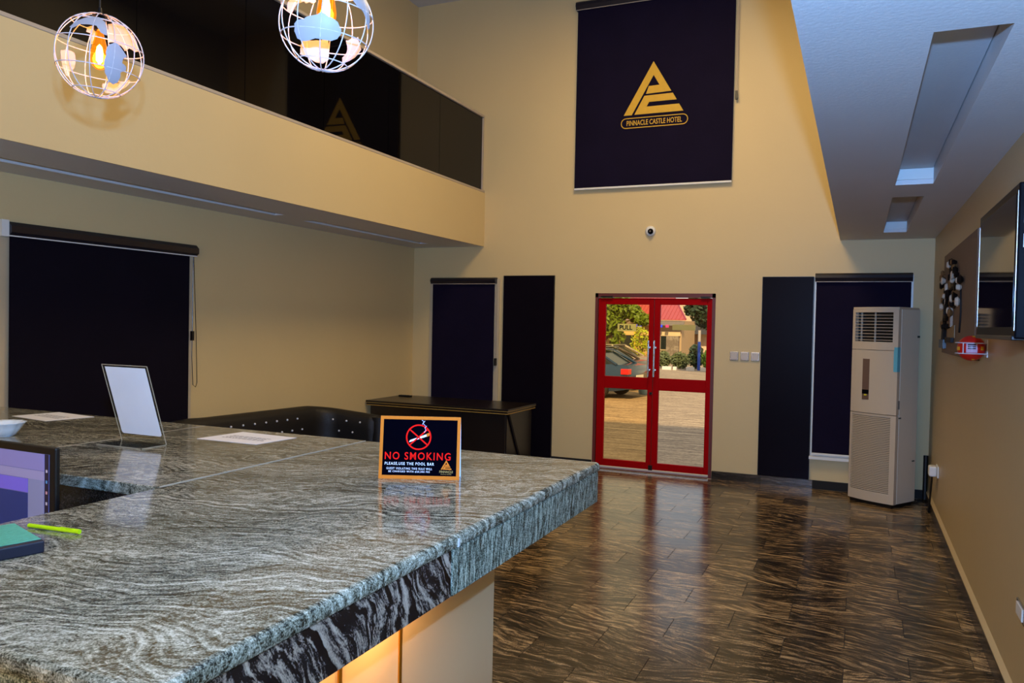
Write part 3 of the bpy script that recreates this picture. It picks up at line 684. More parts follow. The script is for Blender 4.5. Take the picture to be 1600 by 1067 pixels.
# ================================================================== AIR CONDITIONER
aw, ad = .465, .36; phi = math.atan2(-.25, .392)
ac = thing('air_conditioner', 'tall white floor-standing air conditioner in the far right corner', 'air conditioner', (-.052, 8.425, 0), phi)
def bowpoly(w_, d_, bow, n=8, inset=0):
    pts = [(inset+(w_-2*inset)*k/n, -bow*(1-((k/n)*2-1)**2)) for k in range(n+1)]
    return pts+[(w_-inset, d_-.02), (w_-inset-.02, d_), (inset+.02, d_), (inset, d_-.02)]
def pr(name, w0, z0, z1, bow, mtl, inset=0, par=None, dd=None, **k):
    return build(name, MB().prism(bowpoly(aw, dd or ad, bow, inset=inset), lambda u, v, d: Vector((u, v, z0+d)), z1-z0), mtl, par or ac, local=True, **k)
pr('plinth', 0, 0, .035, 0, BLACKP, .02)
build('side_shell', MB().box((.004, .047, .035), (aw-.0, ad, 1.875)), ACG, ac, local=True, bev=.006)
# lower front with intake grille
def frontpiece(name, z0, z1, bow, holes_=None, mtl=ACW):
    mb = MB(); n = 10
    f = lambda t: -bow*(1-(t*2-1)**2)-.004
    xs = [0, .028/aw, 1-.028/aw-.02, 1]
    def seg(t0, t1, za, zb):
        k = max(1, int((t1-t0)*n)); 
        for i in range(k):
            a, b = t0+(t1-t0)*i/k, t0+(t1-t0)*(i+1)/k
            v = [mb.bm.verts.new(c) for c in ((a*aw, f(a), za), (b*aw, f(b), za), (b*aw, .04, za), (a*aw, .04, za), (a*aw, f(a), zb), (b*aw, f(b), zb), (b*aw, .04, zb), (a*aw, .04, zb))]
            for q in ((0,3,2,1),(4,5,6,7),(0,1,5,4),(1,2,6,5),(2,3,7,6),(3,0,4,7)): mb.bm.faces.new([v[i_] for i_ in q])
    if holes_:
        t0, t1, h0, h1 = holes_
        seg(0, t0, z0, z1); seg(t1, 1, z0, z1); seg(t0, t1, z0, h0); seg(t0, t1, h1, z1)
    else: seg(0, 1, z0, z1)
    bmesh.ops.remove_doubles(mb.bm, verts=mb.bm.verts, dist=.0001)
    return build(name, mb, mtl, ac, local=True), f
lp, f0 = frontpiece('lower_front_panel', .035, .868, .028, (.05, .90, .13, .855))
mb = MB()
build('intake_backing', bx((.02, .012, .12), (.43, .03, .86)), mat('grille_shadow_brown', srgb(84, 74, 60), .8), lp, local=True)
z = .136
while z < .852:
    t0, t1 = .05, .90
    for i in range(8):
        a, b = t0+(t1-t0)*i/8, t0+(t1-t0)*(i+1)/8
        v = [mb.bm.verts.new(c) for c in ((a*aw, f0(a)+.003, z), (b*aw, f0(b)+.003, z), (b*aw, f0(b)+.012, z+.004), (a*aw, f0(a)+.012, z+.004), (a*aw, f0(a)+.003, z+.009), (b*aw, f0(b)+.003, z+.009), (b*aw, f0(b)+.012, z+.011), (a*aw, f0(a)+.012, z+.011))]
        for q in ((0,3,2,1),(4,5,6,7),(0,1,5,4),(1,2,6,5),(2,3,7,6),(3,0,4,7)): mb.bm.faces.new([v[i_] for i_ in q])
    z += .0165
build('intake_louvres', mb, ACW, lp, local=True, kind='stuff')
up, f1 = frontpiece('upper_front_panel', .874, 1.475, .030)
hd, f2 = frontpiece('outlet_panel', 1.479, 1.862, .034, (.07, .90, 1.555, 1.835))
build('outlet_shade_plate', bx((.035, .036, 1.55), (.42, .044, 1.84)), BLACKP, hd, local=True)  # flat black plate stands in for the shade inside the outlet
pr('top_cover', 0, 1.862, 1.885, .038, ACW, 0, bev=.003)
for i in range(9):
    z = 1.57+i*.0295
    build('outlet_louvre', MB().prism([(.07*aw+(.83*aw)*k/8, f2(.07+.83*k/8)+.006) for k in range(9)]+[(.9*aw-.83*aw*k/8, f2(.9-.83*k/8)+.017) for k in range(9)], lambda u, v, d: Vector((u, v, z+d)), .0045), ACW, hd, local=True)
for t_ in (.17, .49): build('outlet_vane', bx((t_*aw, f2(t_)+.030, 1.556), (t_*aw+.003, f2(t_)+.055, 1.834)), ACG, hd, local=True)
build('display_strip', bx((.135, f1(.35)-.004, 1.00), (.205, f1(.35)+.006, 1.39)), mat('bronze_display', srgb(104, 80, 66), .25), up, local=True, bev=.002)
dsp = build('display_window', bx((.136, f1(.35)-.0055, 1.055), (.204, f1(.35)-.003, 1.095)), BLACKG, up, local=True)
build('yellow_indicator', bx((.158, f1(.35)-.0065, 1.038), (.184, f1(.35)-.004, 1.052)), mat('yellow_sticker', srgb(200, 190, 30), .5), up, local=True)
place_text('badge_lettering', 'CLIMATE', .030, .006, face_mat((.168, f1(.35)-.006, 1.345), (1, 0, 0), (0, 0, 1)), ACG, up, .02, True) if False else None
build('blue_protective_tape', MB().box((aw-.036, -.012, 1.28), (aw+.001, -.006, 1.51)).box((aw, -.010, 1.28), (aw+.002, .035, 1.51)), mat('teal_blue_tape', srgb(96, 172, 186), .45), ac, local=True)
for zz_, yy_, hh in ((1.60, ad-.02, .02), (.84, .06, .012), (.42, ad-.05, .012)): build('side_clip', bx((aw, yy_-.02, zz_), (aw+.003, yy_+.02, zz_+hh)), mat('dark_green_tape', srgb(44, 60, 52), .6), ac, local=True)
build('side_label', bx((aw, .02, .93), (aw+.0015, .05, 1.01)), mat('grey_label', srgb(120, 118, 110), .6), ac, local=True)

# ================================================================== RIGHT WALL
# television
TVX = .53; k_ = TVX/.665
ty0, ty1, tz0, tz1 = 4.30*k_, 5.60*k_, 1.66-.012*k_, 1.66+.707*k_
ty0, ty1 = 3.445, 4.48; tz0, tz1 = 1.640, 2.222
tv = thing('television', 'black flat television mounted on the right wall', 'television', (TVX+.05, (ty0+ty1)/2, tz0))
build('bezel', MB().box((TVX, ty0, tz0), (TVX+.055, ty1, tz1)), BLACKG, tv, bev=.006)
build('rear_cover', bx((TVX+.056, ty0+.06, tz0+.06), (TVX+.085, ty1-.06, tz1-.06)), BLACKP, tv, bev=.01)
build('screen', bx((TVX-.0022, ty0+.045, tz0+.045), (TVX-.0006, ty1-.04, tz1-.035)), mat('tv_screen', srgb(4, 4, 5), .05, bump=False, spec=.14), tv)
build('chrome_line', bx((TVX-.002, ty1-.012, tz0+.05), (TVX+.002, ty1-.007, tz1-.05)), CHROME, tv)
build('chrome_line', bx((TVX-.002, ty0+.006, tz0+.03), (TVX+.002, ty0+.012, tz1-.03)), CHROME, tv)
build('lower_lip', bx((TVX-.008, ty0+.02, tz0-.006), (TVX+.04, ty1-.02, tz0+.012)), BLACKP, tv, bev=.004)
build('wall_bracket', bx((TVX+.086, 3.8, 1.8), (XR-.001, 4.1, 2.05)), BLACKP, tv)
for z_ in (2.07, 1.98): build('port_label', bx((TVX+.018, ty0-.0015, z_), (TVX+.045, ty0, z_+.05)), WHITE, tv)
# canvas with metal tree
cv_ = thing('wall_art', 'brown canvas with metallic mosaic tree on the right wall beside the television', 'picture', (XR-.02, 6.5, 1.49))
CY0_, CY1_, CZ0, CZ1 = 5.45, 7.46, 1.492, 2.285
build('canvas', bx((XR-.030, CY0_, CZ0), (XR-.001, CY1_, CZ1)), mat('taupe_canvas', srgb(120, 98, 80), .7, var=(8, .12), bump=(200, .2)), cv_)
DM = mat('dark_bronze_metal', srgb(22, 14, 10), .5, .0, spec=.15); SM = mat('silver_mosaic', srgb(206, 190, 168), .35, .2); CM = mat('copper_mosaic', srgb(120, 84, 48), .4, .2)
xa = XR-.034
def arc(pts, r, name='branch', m_=DM): build(name, MB().tube([(xa, y, z) for y, z in pts], r, 6), m_, cv_, smooth=True)
build('trunk', MB().prism([(7.28, 1.60), (7.13, 1.60), (7.08, 1.80), (7.05, 2.0), (7.09, 2.0), (7.14, 1.85), (7.22, 1.75)], lambda u, v, d: Vector((xa+.004-d, u, v)), .024), DM, cv_)
arc([(7.15, 1.8), (7.1, 1.95), (6.9, 2.08), (6.75, 2.16)], .012); arc([(7.1, 1.9), (6.85, 1.98), (6.6, 1.99), (6.45, 2.05)], .010); arc([(7.12, 1.75), (6.8, 1.86), (6.55, 1.84), (6.35, 1.9)], .010)
arc([(7.18, 1.8), (7.3, 1.95), (7.33, 2.1)], .009); arc([(6.2, 1.66), (6.15, 1.8), (6.2, 1.98)], .008); arc([(6.9, 2.05), (6.95, 2.15), (7.0, 2.2)], .008)
random.seed(11)
for i in range(46):
    y = random.uniform(6.05, 7.38); z = 1.86+random.uniform(0, .34)*(1-.35*abs(y-6.8)) if i > 10 else random.uniform(1.68, 1.9)
    r_ = random.uniform(.026, .046)
    build('leaf_disc', MB().lathe([(r_*.35, 0), (r_*.8, -random.uniform(.012, .03)), (r_*.55, -.034), (.001, -.028)], (xa-.001, y, z), 'X', 8), random.choice((DM, DM, SM, SM, CM)), cv_)
build('mosaic_block', bx((xa-.014, 6.68, 1.70), (xa+.004, 6.92, 1.90)), CM, cv_); build('mosaic_block', bx((xa-.002, 6.50, 1.62), (xa+.002, 6.98, 1.71)), mat('sand_mosaic', srgb(150, 124, 84), .5), cv_)
build('mosaic_block', bx((xa-.02, 6.55, 1.585), (xa, 6.98, 1.62)), DM, cv_)
build('mosaic_block', bx((xa-.02, 7.12, 1.53), (xa+.004, 7.455, 1.60)), BLACKP, cv_)
# extinguisher ball
fb = thing('fire_ball', 'red fire extinguishing ball in a white wire cradle below the television', 'fire extinguisher', (.60, 5.17, 1.57))
c0 = Vector((.588, 5.17, 1.572)); rb_ = .072
build('ball', MB().sphere(c0, rb_, 28, 18), mat('red_ball_shell', srgb(190, 22, 12), .4), fb, smooth='all')
vdir = (Vector((0, 0, CAMZ))-c0).normalized(); right = Vector((0, 0, 1)).cross(vdir).normalized()
def onball(u, v, k=1.01):
    p = c0+(right*u+Vector((0, 0, 1))*v)*rb_; d = vdir*math.sqrt(max(0, 1-u*u-v*v))*rb_*k; return p+d
def ballpatch(u0, v0, u1, v1, k0=1.012):
    mb = MB(); n = 5; g = [[mb.bm.verts.new(onball(u0+(u1-u0)*i/n, v0+(v1-v0)*j/n, k0)) for j in range(n+1)] for i in range(n+1)]
    for i in range(n):
        for j in range(n): mb.bm.faces.new((g[i][j], g[i+1][j], g[i+1][j+1], g[i][j+1]))
    return mb
build('label_patch', ballpatch(-.34, -.36, .42, .40), mat('lilac_label', srgb(206, 170, 190), .5), fb)
for v in (.27, .12, -.03): build('label_bar', ballpatch(-.24, v-.045, .32, v+.045, 1.03), BLACKP, fb)
for u, v in ((-.88, -.05), (.75, 0), (.15, .92), (.15, -.9)): build('yellow_mark', ballpatch(u-.10, v-.14 if abs(v) < .5 else v-.05, u+.10, v+.14 if abs(v) < .5 else v+.05, 1.03), mat('yellow_mark', srgb(220, 160, 30), .5), fb)
mb = MB(); r2 = rb_+.008
for dz in (-.030, .030):
    pts = [(XR-.004, c0.y+r2, c0.z+dz), (c0.x, c0.y+r2, c0.z+dz)]
    for a in range(0, 9): 
        al = pi/2+a*pi/8; pts.append((c0.x+r2*cos(al), c0.y+r2*sin(al), c0.z+dz))
    pts += [(XR-.004, c0.y-r2, c0.z+dz)]
    mb.tube(pts, .003, 6)
for al in (pi*.72, pi*1.3): mb.tube([(c0.x+r2*cos(al), c0.y+r2*sin(al), c0.z-.03), (c0.x+r2*cos(al), c0.y+r2*sin(al), c0.z+.03)], .003, 6)
build('wire_cradle', mb, WIRE, fb, smooth=True)
build('back_plate', bx((XR-.006, c0.y-.05, c0.z-.05), (XR-.001, c0.y+.05, c0.z+.05)), WHITE, fb)
# voltage socket box and cable
t = thing('power_box', 'white plug-in power box on the right wall near the air conditioner', 'socket', (XR-.02, 7.82, .40))
build('socket_plate', bx((XR-.012, 7.70, .40), (XR-.001, 7.86, .50)), WHITE, t, bev=.002)
build('plug_body', bx((XR-.075, 7.72, .405), (XR-.013, 7.84, .495)), WHITE, t, bev=.015, seg=3)
t2 = tag(build('power_cable', MB().tube([(XR-.04, 7.86, .42), (XR-.035, 7.93, .34), (XR-.035, 8.05, .16), (XR-.035, 8.12, .05), (XR-.035, 8.16, .012), (XR-.034, 8.30, .012)], .009, 8), CABLE, smooth=True), 'black power cable hanging from the white power box to the floor', 'cable'); origin(t2, (XR-.04, 8.1, 0))
t2 = tag(build('pipe_sleeve', MB().tube([(XR-.03, 8.70, .02), (XR-.03, 8.70, .45)], .022, 12), CABLE, smooth=True), 'black pipe sleeve rising in the far right corner behind the air conditioner', 'pipe'); origin(t2, (XR-.03, 8.70, 0))
t = thing('wall_switch', 'chrome-framed white switch low on the right wall at the photo edge', 'switch', (XR-.01, 3.9, .49))
build('cover_plate', bx((XR-.010, 3.82, .452), (XR-.001, 3.99, .525)), CHROME, t, bev=.003)
build('rocker', bx((XR-.015, 3.84, .462), (XR-.010, 3.97, .515)), WHITE, t, bev=.002)

# ================================================================== GLOBE LAMPS
def globe(cx, cy, dpx, cpx, fronts, backs, label, scale, org, bulb_px, group):
    z = .3*FPX/dpx; C0 = CAMP+ray(cx, cy)*z; r = .15
    g = thing('globe_pendant', label, 'lamp', C0, group=group)
    wm = MB(); tilt = Matrix.Rotation(R(6), 3, 'Y') @ Matrix.Rotation(R(cpx), 3, 'Z')
    for k in range(6):
        a = pi*k/6; wm.tube([C0+tilt @ Vector((r*cos(a)*sin(t_), r*sin(a)*sin(t_), r*cos(t_))) for t_ in [2*pi*q/48 for q in range(48)]], .0019, 6, closed=True)
    for la in (48, 14, -22, -58):
        rr_ = r*cos(R(la)); wm.tube([C0+tilt @ Vector((rr_*cos(t_), rr_*sin(t_), r*sin(R(la)))) for t_ in [2*pi*q/40 for q in range(40)]], .0019, 6, closed=True)
    build('wire_cage', wm, WIRE, g, smooth=True)
    def hit(px, py, back):
        d = ray(px, py).normalized(); oc = CAMP-C0; b = oc.dot(d); c = oc.dot(oc)-r*r; disc = b*b-c
        if disc <= 1e-6:
            p = CAMP+d*(-b)-C0; return p.normalized()
        s = math.sqrt(disc); return (CAMP+d*(-b+(s if back else -s))-C0).normalized()
    for back, lst in ((False, fronts), (True, backs)):
        for poly in lst:
            P = [hit(org[0]+x/scale, org[1]+y/scale, back) for x, y in poly]
            cen = sum(P, Vector()).normalized(); e1_ = cen.orthogonal().normalized(); e2_ = cen.cross(e1_)
            def fw(p):
                th = math.acos(max(-1, min(1, p.dot(cen)))); q = Vector((p.dot(e1_), p.dot(e2_))); L_ = q.length
                return q*(th/L_) if L_ > 1e-9 else q
            Q2 = [fw(p) for p in P]; n = len(Q2)
            # roughen the coastline a little between the given points
            fine = []
            for i in range(n):
                a, b = Q2[i], Q2[(i+1) % n]; m_ = max(1, int((b-a).length/.06))
                for j in range(m_):
                    q = a.lerp(b, j/m_)
                    if j: q = q+Vector((random.uniform(-.010, .010), random.uniform(-.010, .010)))
                    fine.append(q)
            xs = [q.x for q in fine]; ysq = [q.y for q in fine]; inner = []
            yy_ = min(ysq)
            while yy_ < max(ysq):
                xx_ = min(xs)
                while xx_ < max(xs): inner.append(Vector((xx_, yy_))); xx_ += .12
                yy_ += .12
            nb_ = len(fine)
            res = geometry.delaunay_2d_cdt(fine+inner, [(i, (i+1) % nb_) for i in range(nb_)], [], 1, 1e-5)
            vs2, _, fs = res[0], res[1], res[2]
            res2 = geometry.delaunay_2d_cdt(fine+[q for q in inner if geometry.intersect_point_tri_2d(q, q, q, q) == 0 or True], [], [list(range(nb_))], 1, 1e-5)
            vs2, fs = res2[0], res2[2]
            mb = MB(); V1 = []; V2 = []
            for q in vs2:
                th = q.length; d = cen*cos(th)+((e1_*q.x+e2_*q.y)/th*sin(th) if th > 1e-9 else Vector())
                V1.append(mb.bm.verts.new(C0+d*(r+.0016))); V2.append(mb.bm.verts.new(C0+d*(r+.0006)))
            cnt = {}
            for f in fs:
                f = list(f)
                try: mb.bm.faces.new([V1[i] for i in f]); mb.bm.faces.new([V2[i] for i in reversed(f)])
                except Exception: continue
                for i in range(len(f)):
                    e_ = (f[i], f[(i+1) % len(f)]); cnt[e_] = 1
            for (a, b) in list(cnt):
                if (b, a) not in cnt:
                    try: mb.bm.faces.new((V1[a], V2[a], V2[b], V1[b]))
                    except Exception: pass
            loose = [v for v in mb.bm.verts if not v.link_faces]; bmesh.ops.delete(mb.bm, geom=loose, context='VERTS')
            build('continent_plate', mb, CONT, g, smooth=True)
    # bulb and holder
    bc = CAMP+ray(*bulb_px)*z
    top = C0+Vector((.0, 0, r))
    bx_, by_, bz_ = C0.x, C0.y, bc.z
    prof = [(.001, -.068), (.012, -.066), (.024, -.056), (.031, -.040), (.032, -.024), (.028, .004), (.021, .034), (.015, .058), (.013, .070)]
    build('bulb', MB().lathe(prof, (bx_, by_, bz_), 'Z', 20), BULB, g, smooth=True)
    build('filament', MB().lathe([(.001, -.045), (.012, -.03), (.0125, .0), (.009, .02), (.001, .03)], (bx_, by_, bz_-.005) , 'Z', 12), MATS['filament'] if 'filament' in MATS else mat('filament', (1, .9, .6, 1), .5, emit=(1, .75, .35, 1), estr=30, bump=False), g)
    build('lamp_holder', MB().lathe([(.014, 0), (.020, .004), (.020, .045), (.012, .052), (.006, .056)], (bx_, by_, bz_+.070), 'Z', 16), BLACKP, g, smooth=True)
    build('top_cap', MB().lathe([(.026, -.004), (.026, .004), (.008, .012), (.006, .03)], (C0.x, C0.y, C0.z+r-.003), 'Z', 16), BLACKP, g)
    if bz_+.126 < C0.z+r-.006: build('holder_stem', MB().tube([(bx_, by_, bz_+.12), (bx_, by_, C0.z+r)], .005, 8), BLACKP, g)
    build('cord', MB().tube([(C0.x, C0.y, C0.z+r+.02), (C0.x, C0.y, ZC-.03)], .0032, 8), CABLE, g)
    build('ceiling_rose', MB().lathe([(.05, 0), (.05, -.012), (.02, -.03), (.005, -.032)], (C0.x, C0.y, ZC-.001), 'Z', 20), BLACKP, g)
    return C0, bz_
G1F = [[(590,332),(620,350),(660,405),(700,465),(662,490),(655,525),(692,560),(690,590),(640,610),(640,650),(615,700),(570,720),(530,690),(495,610),(490,520),(510,400),(535,352)],
       [(172,192),(240,135),(345,102),(440,104),(500,150),(515,200),(518,270),(490,262),(455,240),(420,180),(350,168),(270,165),(200,200)]]
G1B = [[(525,165),(600,160),(680,200),(760,270),(800,370),(812,415),(780,425),(720,390),(680,415),(650,370),(600,335),(530,335),(520,250)],
       [(330,195),(380,180),(430,195),(425,260),(390,350),(360,350),(365,250),(325,235)],
       [(92,405),(130,402),(190,415),(215,430),(230,500),(212,572),(170,600),(172,650),(140,640),(100,520)],
       [(475,715),(530,705),(590,712),(640,705),(720,680),(735,700),(690,745),(600,800),(500,800),(475,750)]]
G2F = [[(270,330),(310,275),(400,260),(480,220),(590,200),(640,165),(700,190),(780,245),(870,310),(915,400),(915,470),(860,540),(780,565),(700,555),(560,530),(470,560),(380,570),(310,530),(270,430)],
       [(1075,5),(1150,110),(1195,130),(1245,220),(1270,330),(1282,415),(1300,400),(1308,320),(1305,200),(1285,60),(1240,-40),(1150,-100),(1040,-60)]]
G2B = [[(370,590),(400,545),(740,545),(750,700),(740,830),(660,880),(560,860),(450,790),(345,750),(350,690)],
       [(980,560),(1150,510),(1165,600),(1190,690),(1100,800),(930,880),(930,800),(990,730),(1000,640)],
       [(180,30),(170,150),(240,180),(270,110),(310,50),(350,40),(400,20),(430,50),(480,30),(530,60),(570,20),(540,-60),(300,-120)]]
gc1, bz1 = globe(155.5, 88, 127, 10, G1F, G1B, 'white wire globe pendant lamp hanging at the left, before the balcony wall', 5.925, (80, 10), (155, 80), 'globe pendant lamps over the counter')
gc2, bz2 = globe(510, 37, 144, 32, G2F, G2B, 'white wire globe pendant lamp cut by the top of the photo', 8.893, (430, 0), (513, 8), 'globe pendant lamps over the counter')
for c_, bz_ in ((gc1, bz1), (gc2, bz2)):
    lamp('bulb_light', 'POINT', (c_.x, c_.y, bz_-.02), 5.0, (1.0, .50, .17), shadow_soft_size=.036)

# ================================================================== OUTSIDE
GZ = -.5
PAVE = stone('interlocking_paving', [(.35, (104, 84, 62)), (.5, (152, 126, 94)), (.62, (186, 158, 120))], k=4.5, swirl=.01, wscale=1, w_vein=.35, w_str=.5, stretch=(1, 3, 1), sscale=3, fine=.4, rough=.85, fscale=14)
struct('ground', bx((-60, YF+.9, GZ-.2), (30, 90, GZ)), PAVE)
struct('doorstep', bx((DX0-1.5, YF+.2, GZ), (DX1+1.5, YF+.48, -.03)), mat('landing_paving', srgb(168, 146, 116), .7))
struct('trim_3', bx((DX0-1.5, YF+.481, GZ), (DX1+1.5, YF+.60, -.03)), mat('cream_step_edge', srgb(226, 214, 186), .6))
FOL = [mat('leaf_green', srgb(96, 118, 28), .5, var=(3, .4)), mat('leaf_yellow_green', srgb(150, 160, 26), .5, var=(3, .4)), mat('leaf_dark_green', srgb(44, 58, 26), .55, var=(3, .4)), mat('leaf_grey_green', srgb(92, 96, 50), .6, var=(3, .4))]
BARK = mat('bark', srgb(84, 64, 44), .9, bump=(20, .5))
def leaves(mb, c, rad, n, size, seed):
    random.seed(seed)
    for i in range(n):
        while True:
            p = Vector([random.uniform(-1, 1) for _ in range(3)])
            if .25 < p.length < 1: break
        p = Vector((c[0]+p.x*rad[0], c[1]+p.y*rad[1], c[2]+p.z*rad[2])); a = Vector([random.uniform(-1, 1) for _ in range(3)]).normalized(); b = a.orthogonal().normalized()
        s = size*random.uniform(.6, 1.3); vs_ = [mb.bm.verts.new(p+v) for v in (a*-s, b*s*.45, a*s, b*-s*.45)]; mb.bm.faces.new(vs_)
def at(px, py, Y):        # world point along a photo ray at depth Y
    d = ray(px, py); return CAMP+d*(Y/d.y)
def bush(name, cat, label, px, pytop, Y, wid, m_, seed, n=700, group=None, zb=GZ):
    c = at(px, pytop, Y); h = c.z-zb
    t = thing(name, label, cat, (c.x, Y, zb), group=group)
    mb = MB(); leaves(mb, (c.x, Y, zb+h*.52), (wid/2, wid/2, h*.5), n, .10, seed); build('foliage', mb, m_, t, kind='stuff')
    s = MB()
    for q in range(4): s.tube([(c.x, Y, zb), (c.x+.2*cos(q*1.6)*wid, Y+.2*sin(q*1.6)*wid, zb+h*.8)], .02, 5)
    build('stems', s, BARK, t)
# building across the yard
BY = 46.0
bl = thing('building', 'low building with red metal roof and stone pillars across the yard', 'building', (at(1015, 560, BY).x, BY, GZ))
pl_ = at(962, 560, BY); pr_ = at(1064, 560, BY)
x0, x1 = pl_.x-1.5, pr_.x; ze = at(1000, 500, BY).z
def zat(py): return at(1015, py, BY).z
def xat(px): return at(px, 520, BY).x
BW = mat('tan_render', srgb(176, 142, 96), .8); BW2 = mat('cream_beam', srgb(206, 172, 116), .8); STN = stone('crazy_stone_cladding', [(.4, (60, 46, 34)), (.5, (120, 100, 74)), (.6, (160, 140, 108))], k=3, swirl=.5, wscale=3, rough=.9, fine=.1)
DKW = mat('dark_window_glass', srgb(22, 28, 22), .15); GRYF = mat('grey_fascia', srgb(118, 104, 88), .7); ROOF = mat('red_roof_sheet', srgb(166, 62, 54), .5, var=(2, .1))
build('wall', MB().box((x0, BY, GZ), (x1, BY+4, ze)), BW, bl)
build('cream_lintel', bx((x0, BY-.12, zat(524)), (x1-.05, BY, zat(517))), BW2, bl)
build('fascia', bx((x0-.3, BY-.6, zat(508)), (x1+.25, BY-.5, zat(501))), GRYF, bl)
build('stone_pillar', bx((xat(961), BY-.3, GZ), (xat(968.5), BY-.01, zat(524))), STN, bl); build('stone_pillar', bx((xat(1043), BY-.3, GZ), (xat(1062), BY-.01, zat(524))), STN, bl)
wz0, wz1 = zat(545), zat(524)
for a, b in ((970, 992), (1004, 1016), (1033, 1042.5)):
    o = build('window_frame', MB().box((xat(a)-.05, BY-.06, wz0-.05), (xat(b)+.05, BY-.01, wz1)), BW2, bl); build('window_pane', bx((xat(a), BY-.075, wz0), (xat(b), BY-.06, wz1-.03)), DKW, o)
build('yellow_post', bx((xat(993), BY-.3, GZ), (xat(995), BY-.2, zat(518))), mat('yellow_paint', srgb(214, 186, 40), .5), bl)
# ribbed roof: every rib raised
ytop = BY+3.4; zr = at(1000, 455, ytop).z
rx1 = x1+.35; xt1 = at(1048, 466, ytop).x
mb = MB().prism([(x0-.4, 0), (rx1, 0), (xt1, 1), (x0-.4, 1)], lambda u, v, d: Vector((u, BY-.62+(ytop-BY+.6)*v, ze+.02+(zr-ze)*v+d)), .05)
rf = build('roof_sheet', mb, ROOF, bl)
mb = MB(); xx = x0-.35
while xx < rx1-.1:
    vmax = 1 if xx < xt1 else (rx1-xx)/(rx1-xt1)
    mb.tube([(xx, BY-.63, ze+.075), (xx, BY-.63+(ytop-BY+.6)*vmax, ze+.075+(zr-ze)*vmax)], .025, 4); xx += .22
build('roof_rib', mb, ROOF, rf, kind='stuff')
build('hip_cap', MB().tube([(rx1, BY-.62, ze+.08), (xt1, ytop, zr+.08)], .05, 6), mat('roof_cap_red', srgb(150, 44, 56), .5), rf)
for px, cc in ((999, (50, 50, 210)), (1004, (70, 60, 200)), (1036, (30, 60, 220)), (1046, (190, 40, 90))):
    build('light_box', bx((xat(px)-.08, BY-.72, zat(511)), (xat(px)+.1, BY-.62, zat(507))), mat('coloured_light_%d' % px, srgb(*cc), .5, emit=srgb(*cc), estr=.5, bump=False), bl)
# second building behind, right
t = thing('building', 'plain cream wall block behind the red roofed building', 'building', (at(1080, 540, 52).x, 52, GZ))
a = at(1052, 540, 52).x; b = at(1120, 540, 52).x
build('wall', bx((a-1, 52, GZ), (b+3, 55, at(1080, 466, 52).z)), mat('pale_peach_render', srgb(206, 172, 132), .8), t)
build('tan_gate', bx((at(1067, 540, 51.9).x, 51.88, GZ), (at(1090, 540, 51.9).x, 51.99, at(1080, 512, 52).z)), mat('tan_panel', srgb(150, 112, 74), .8), t)
build('dark_awning', bx((at(1084, 540, 51.9).x, 51, at(1084, 522, 51).z), (b+2, 51.95, at(1084, 496, 51).z)), mat('dark_grey_sheet', srgb(58, 54, 54), .7), t)
# curb blocks
cbm = None
for i, (a, b) in enumerate(((1035, 1049), (1052, 1057), (1072.5, 1084), (1095, 1104))):
    p, q = at(a, 578+(i > 1)*-.5, 39.5), at(b, 578+(i > 1)*-.5, 39.5)
    o = tag(build('curb_block', bx((p.x, 39.4, GZ), (q.x, 39.65, GZ+.16)), mat('white_curb_paint', srgb(220, 206, 184), .7)), ['white painted curb block farthest left beyond the right door pane', 'short white curb block second from left beyond the right door pane', 'white painted curb block in the middle beyond the right door pane', 'white painted curb block at the right end, near the blue pole'][i], 'curb', 'white curb blocks'); origin(o, ((p.x+q.x)/2, 39.5, GZ))
bush('hedge', 'bush', 'olive green bush behind the curb at the left of the right pane', 1037, 549, 41, .7, FOL[3], 1, group='bushes behind the curb')
bush('hedge', 'bush', 'olive green bush behind the curb in the middle of the right pane', 1063, 551, 41, 1.0, FOL[3], 2, group='bushes behind the curb')
bush('hedge', 'bush', 'taller dark green bush left of the blue pole', 1088, 538, 41.5, .78, FOL[2], 3, group='bushes behind the curb')
bush('hedge', 'bush', 'green bush right of the blue pole at the door edge', 1106, 548, 41, .56, FOL[0], 4, group='bushes behind the curb')
bush('yellow_shrub', 'bush', 'bright yellow green shrub in front of the far windows', 1001, 511, 43, 1.1, FOL[1], 5, n=500)
p = at(1092, 560, 40)
t = thing('post', 'slim round pole painted blue below and grey above among the bushes', 'pole', (p.x, 40, GZ))
build('lower_section', MB().tube([(p.x, 40, GZ), (p.x, 40, at(1092, 534, 40).z)], .07, 10), mat('blue_paint', srgb(24, 66, 160), .5), t)
build('upper_section', MB().tube([(p.x, 40, at(1092, 534, 40).z), (p.x, 40, at(1092, 516, 40).z)], .07, 10), mat('grey_paint', srgb(168, 150, 130), .6), t)
# trees
def tree(label, px, Y, blobs, m_, seed, n, dx=0):
    c = at(px, 540, Y); t = thing('tree', label, 'tree', (c.x+dx, Y, GZ))
    b0 = at(blobs[0][0], blobs[0][1], Y)
    tr = build('trunk', MB().tube([(c.x+dx, Y, GZ), (c.x+dx+.1, Y, 1.2), (b0.x, Y, b0.z)], .14, 8, rf=[.18, .14, .08]), BARK, t)
    mb = MB()
    for i, (x, y, r_) in enumerate(blobs):
        q = at(x, y, Y); leaves(mb, (q.x, Y+.3*(i % 3), q.z), (r_, r_, r_*.8), n, .14, seed+i)
        build('branch', MB().tube([(b0.x, Y, max(1.2, b0.z-.5)), (q.x, Y+.2, q.z)], .03, 5), BARK, tr) if i else None
    build('foliage', mb, m_, t, kind='stuff')
tree('leafy yellow green tree beyond the left door pane', 948, 33, [(950, 500, .75), (949, 525, .7), (956, 480, .7), (972, 478, .5), (983, 486, .42), (990, 496, .3), (1004, 499, .3), (949, 548, .5), (940, 470, 1.2)], FOL[0], 20, 420)
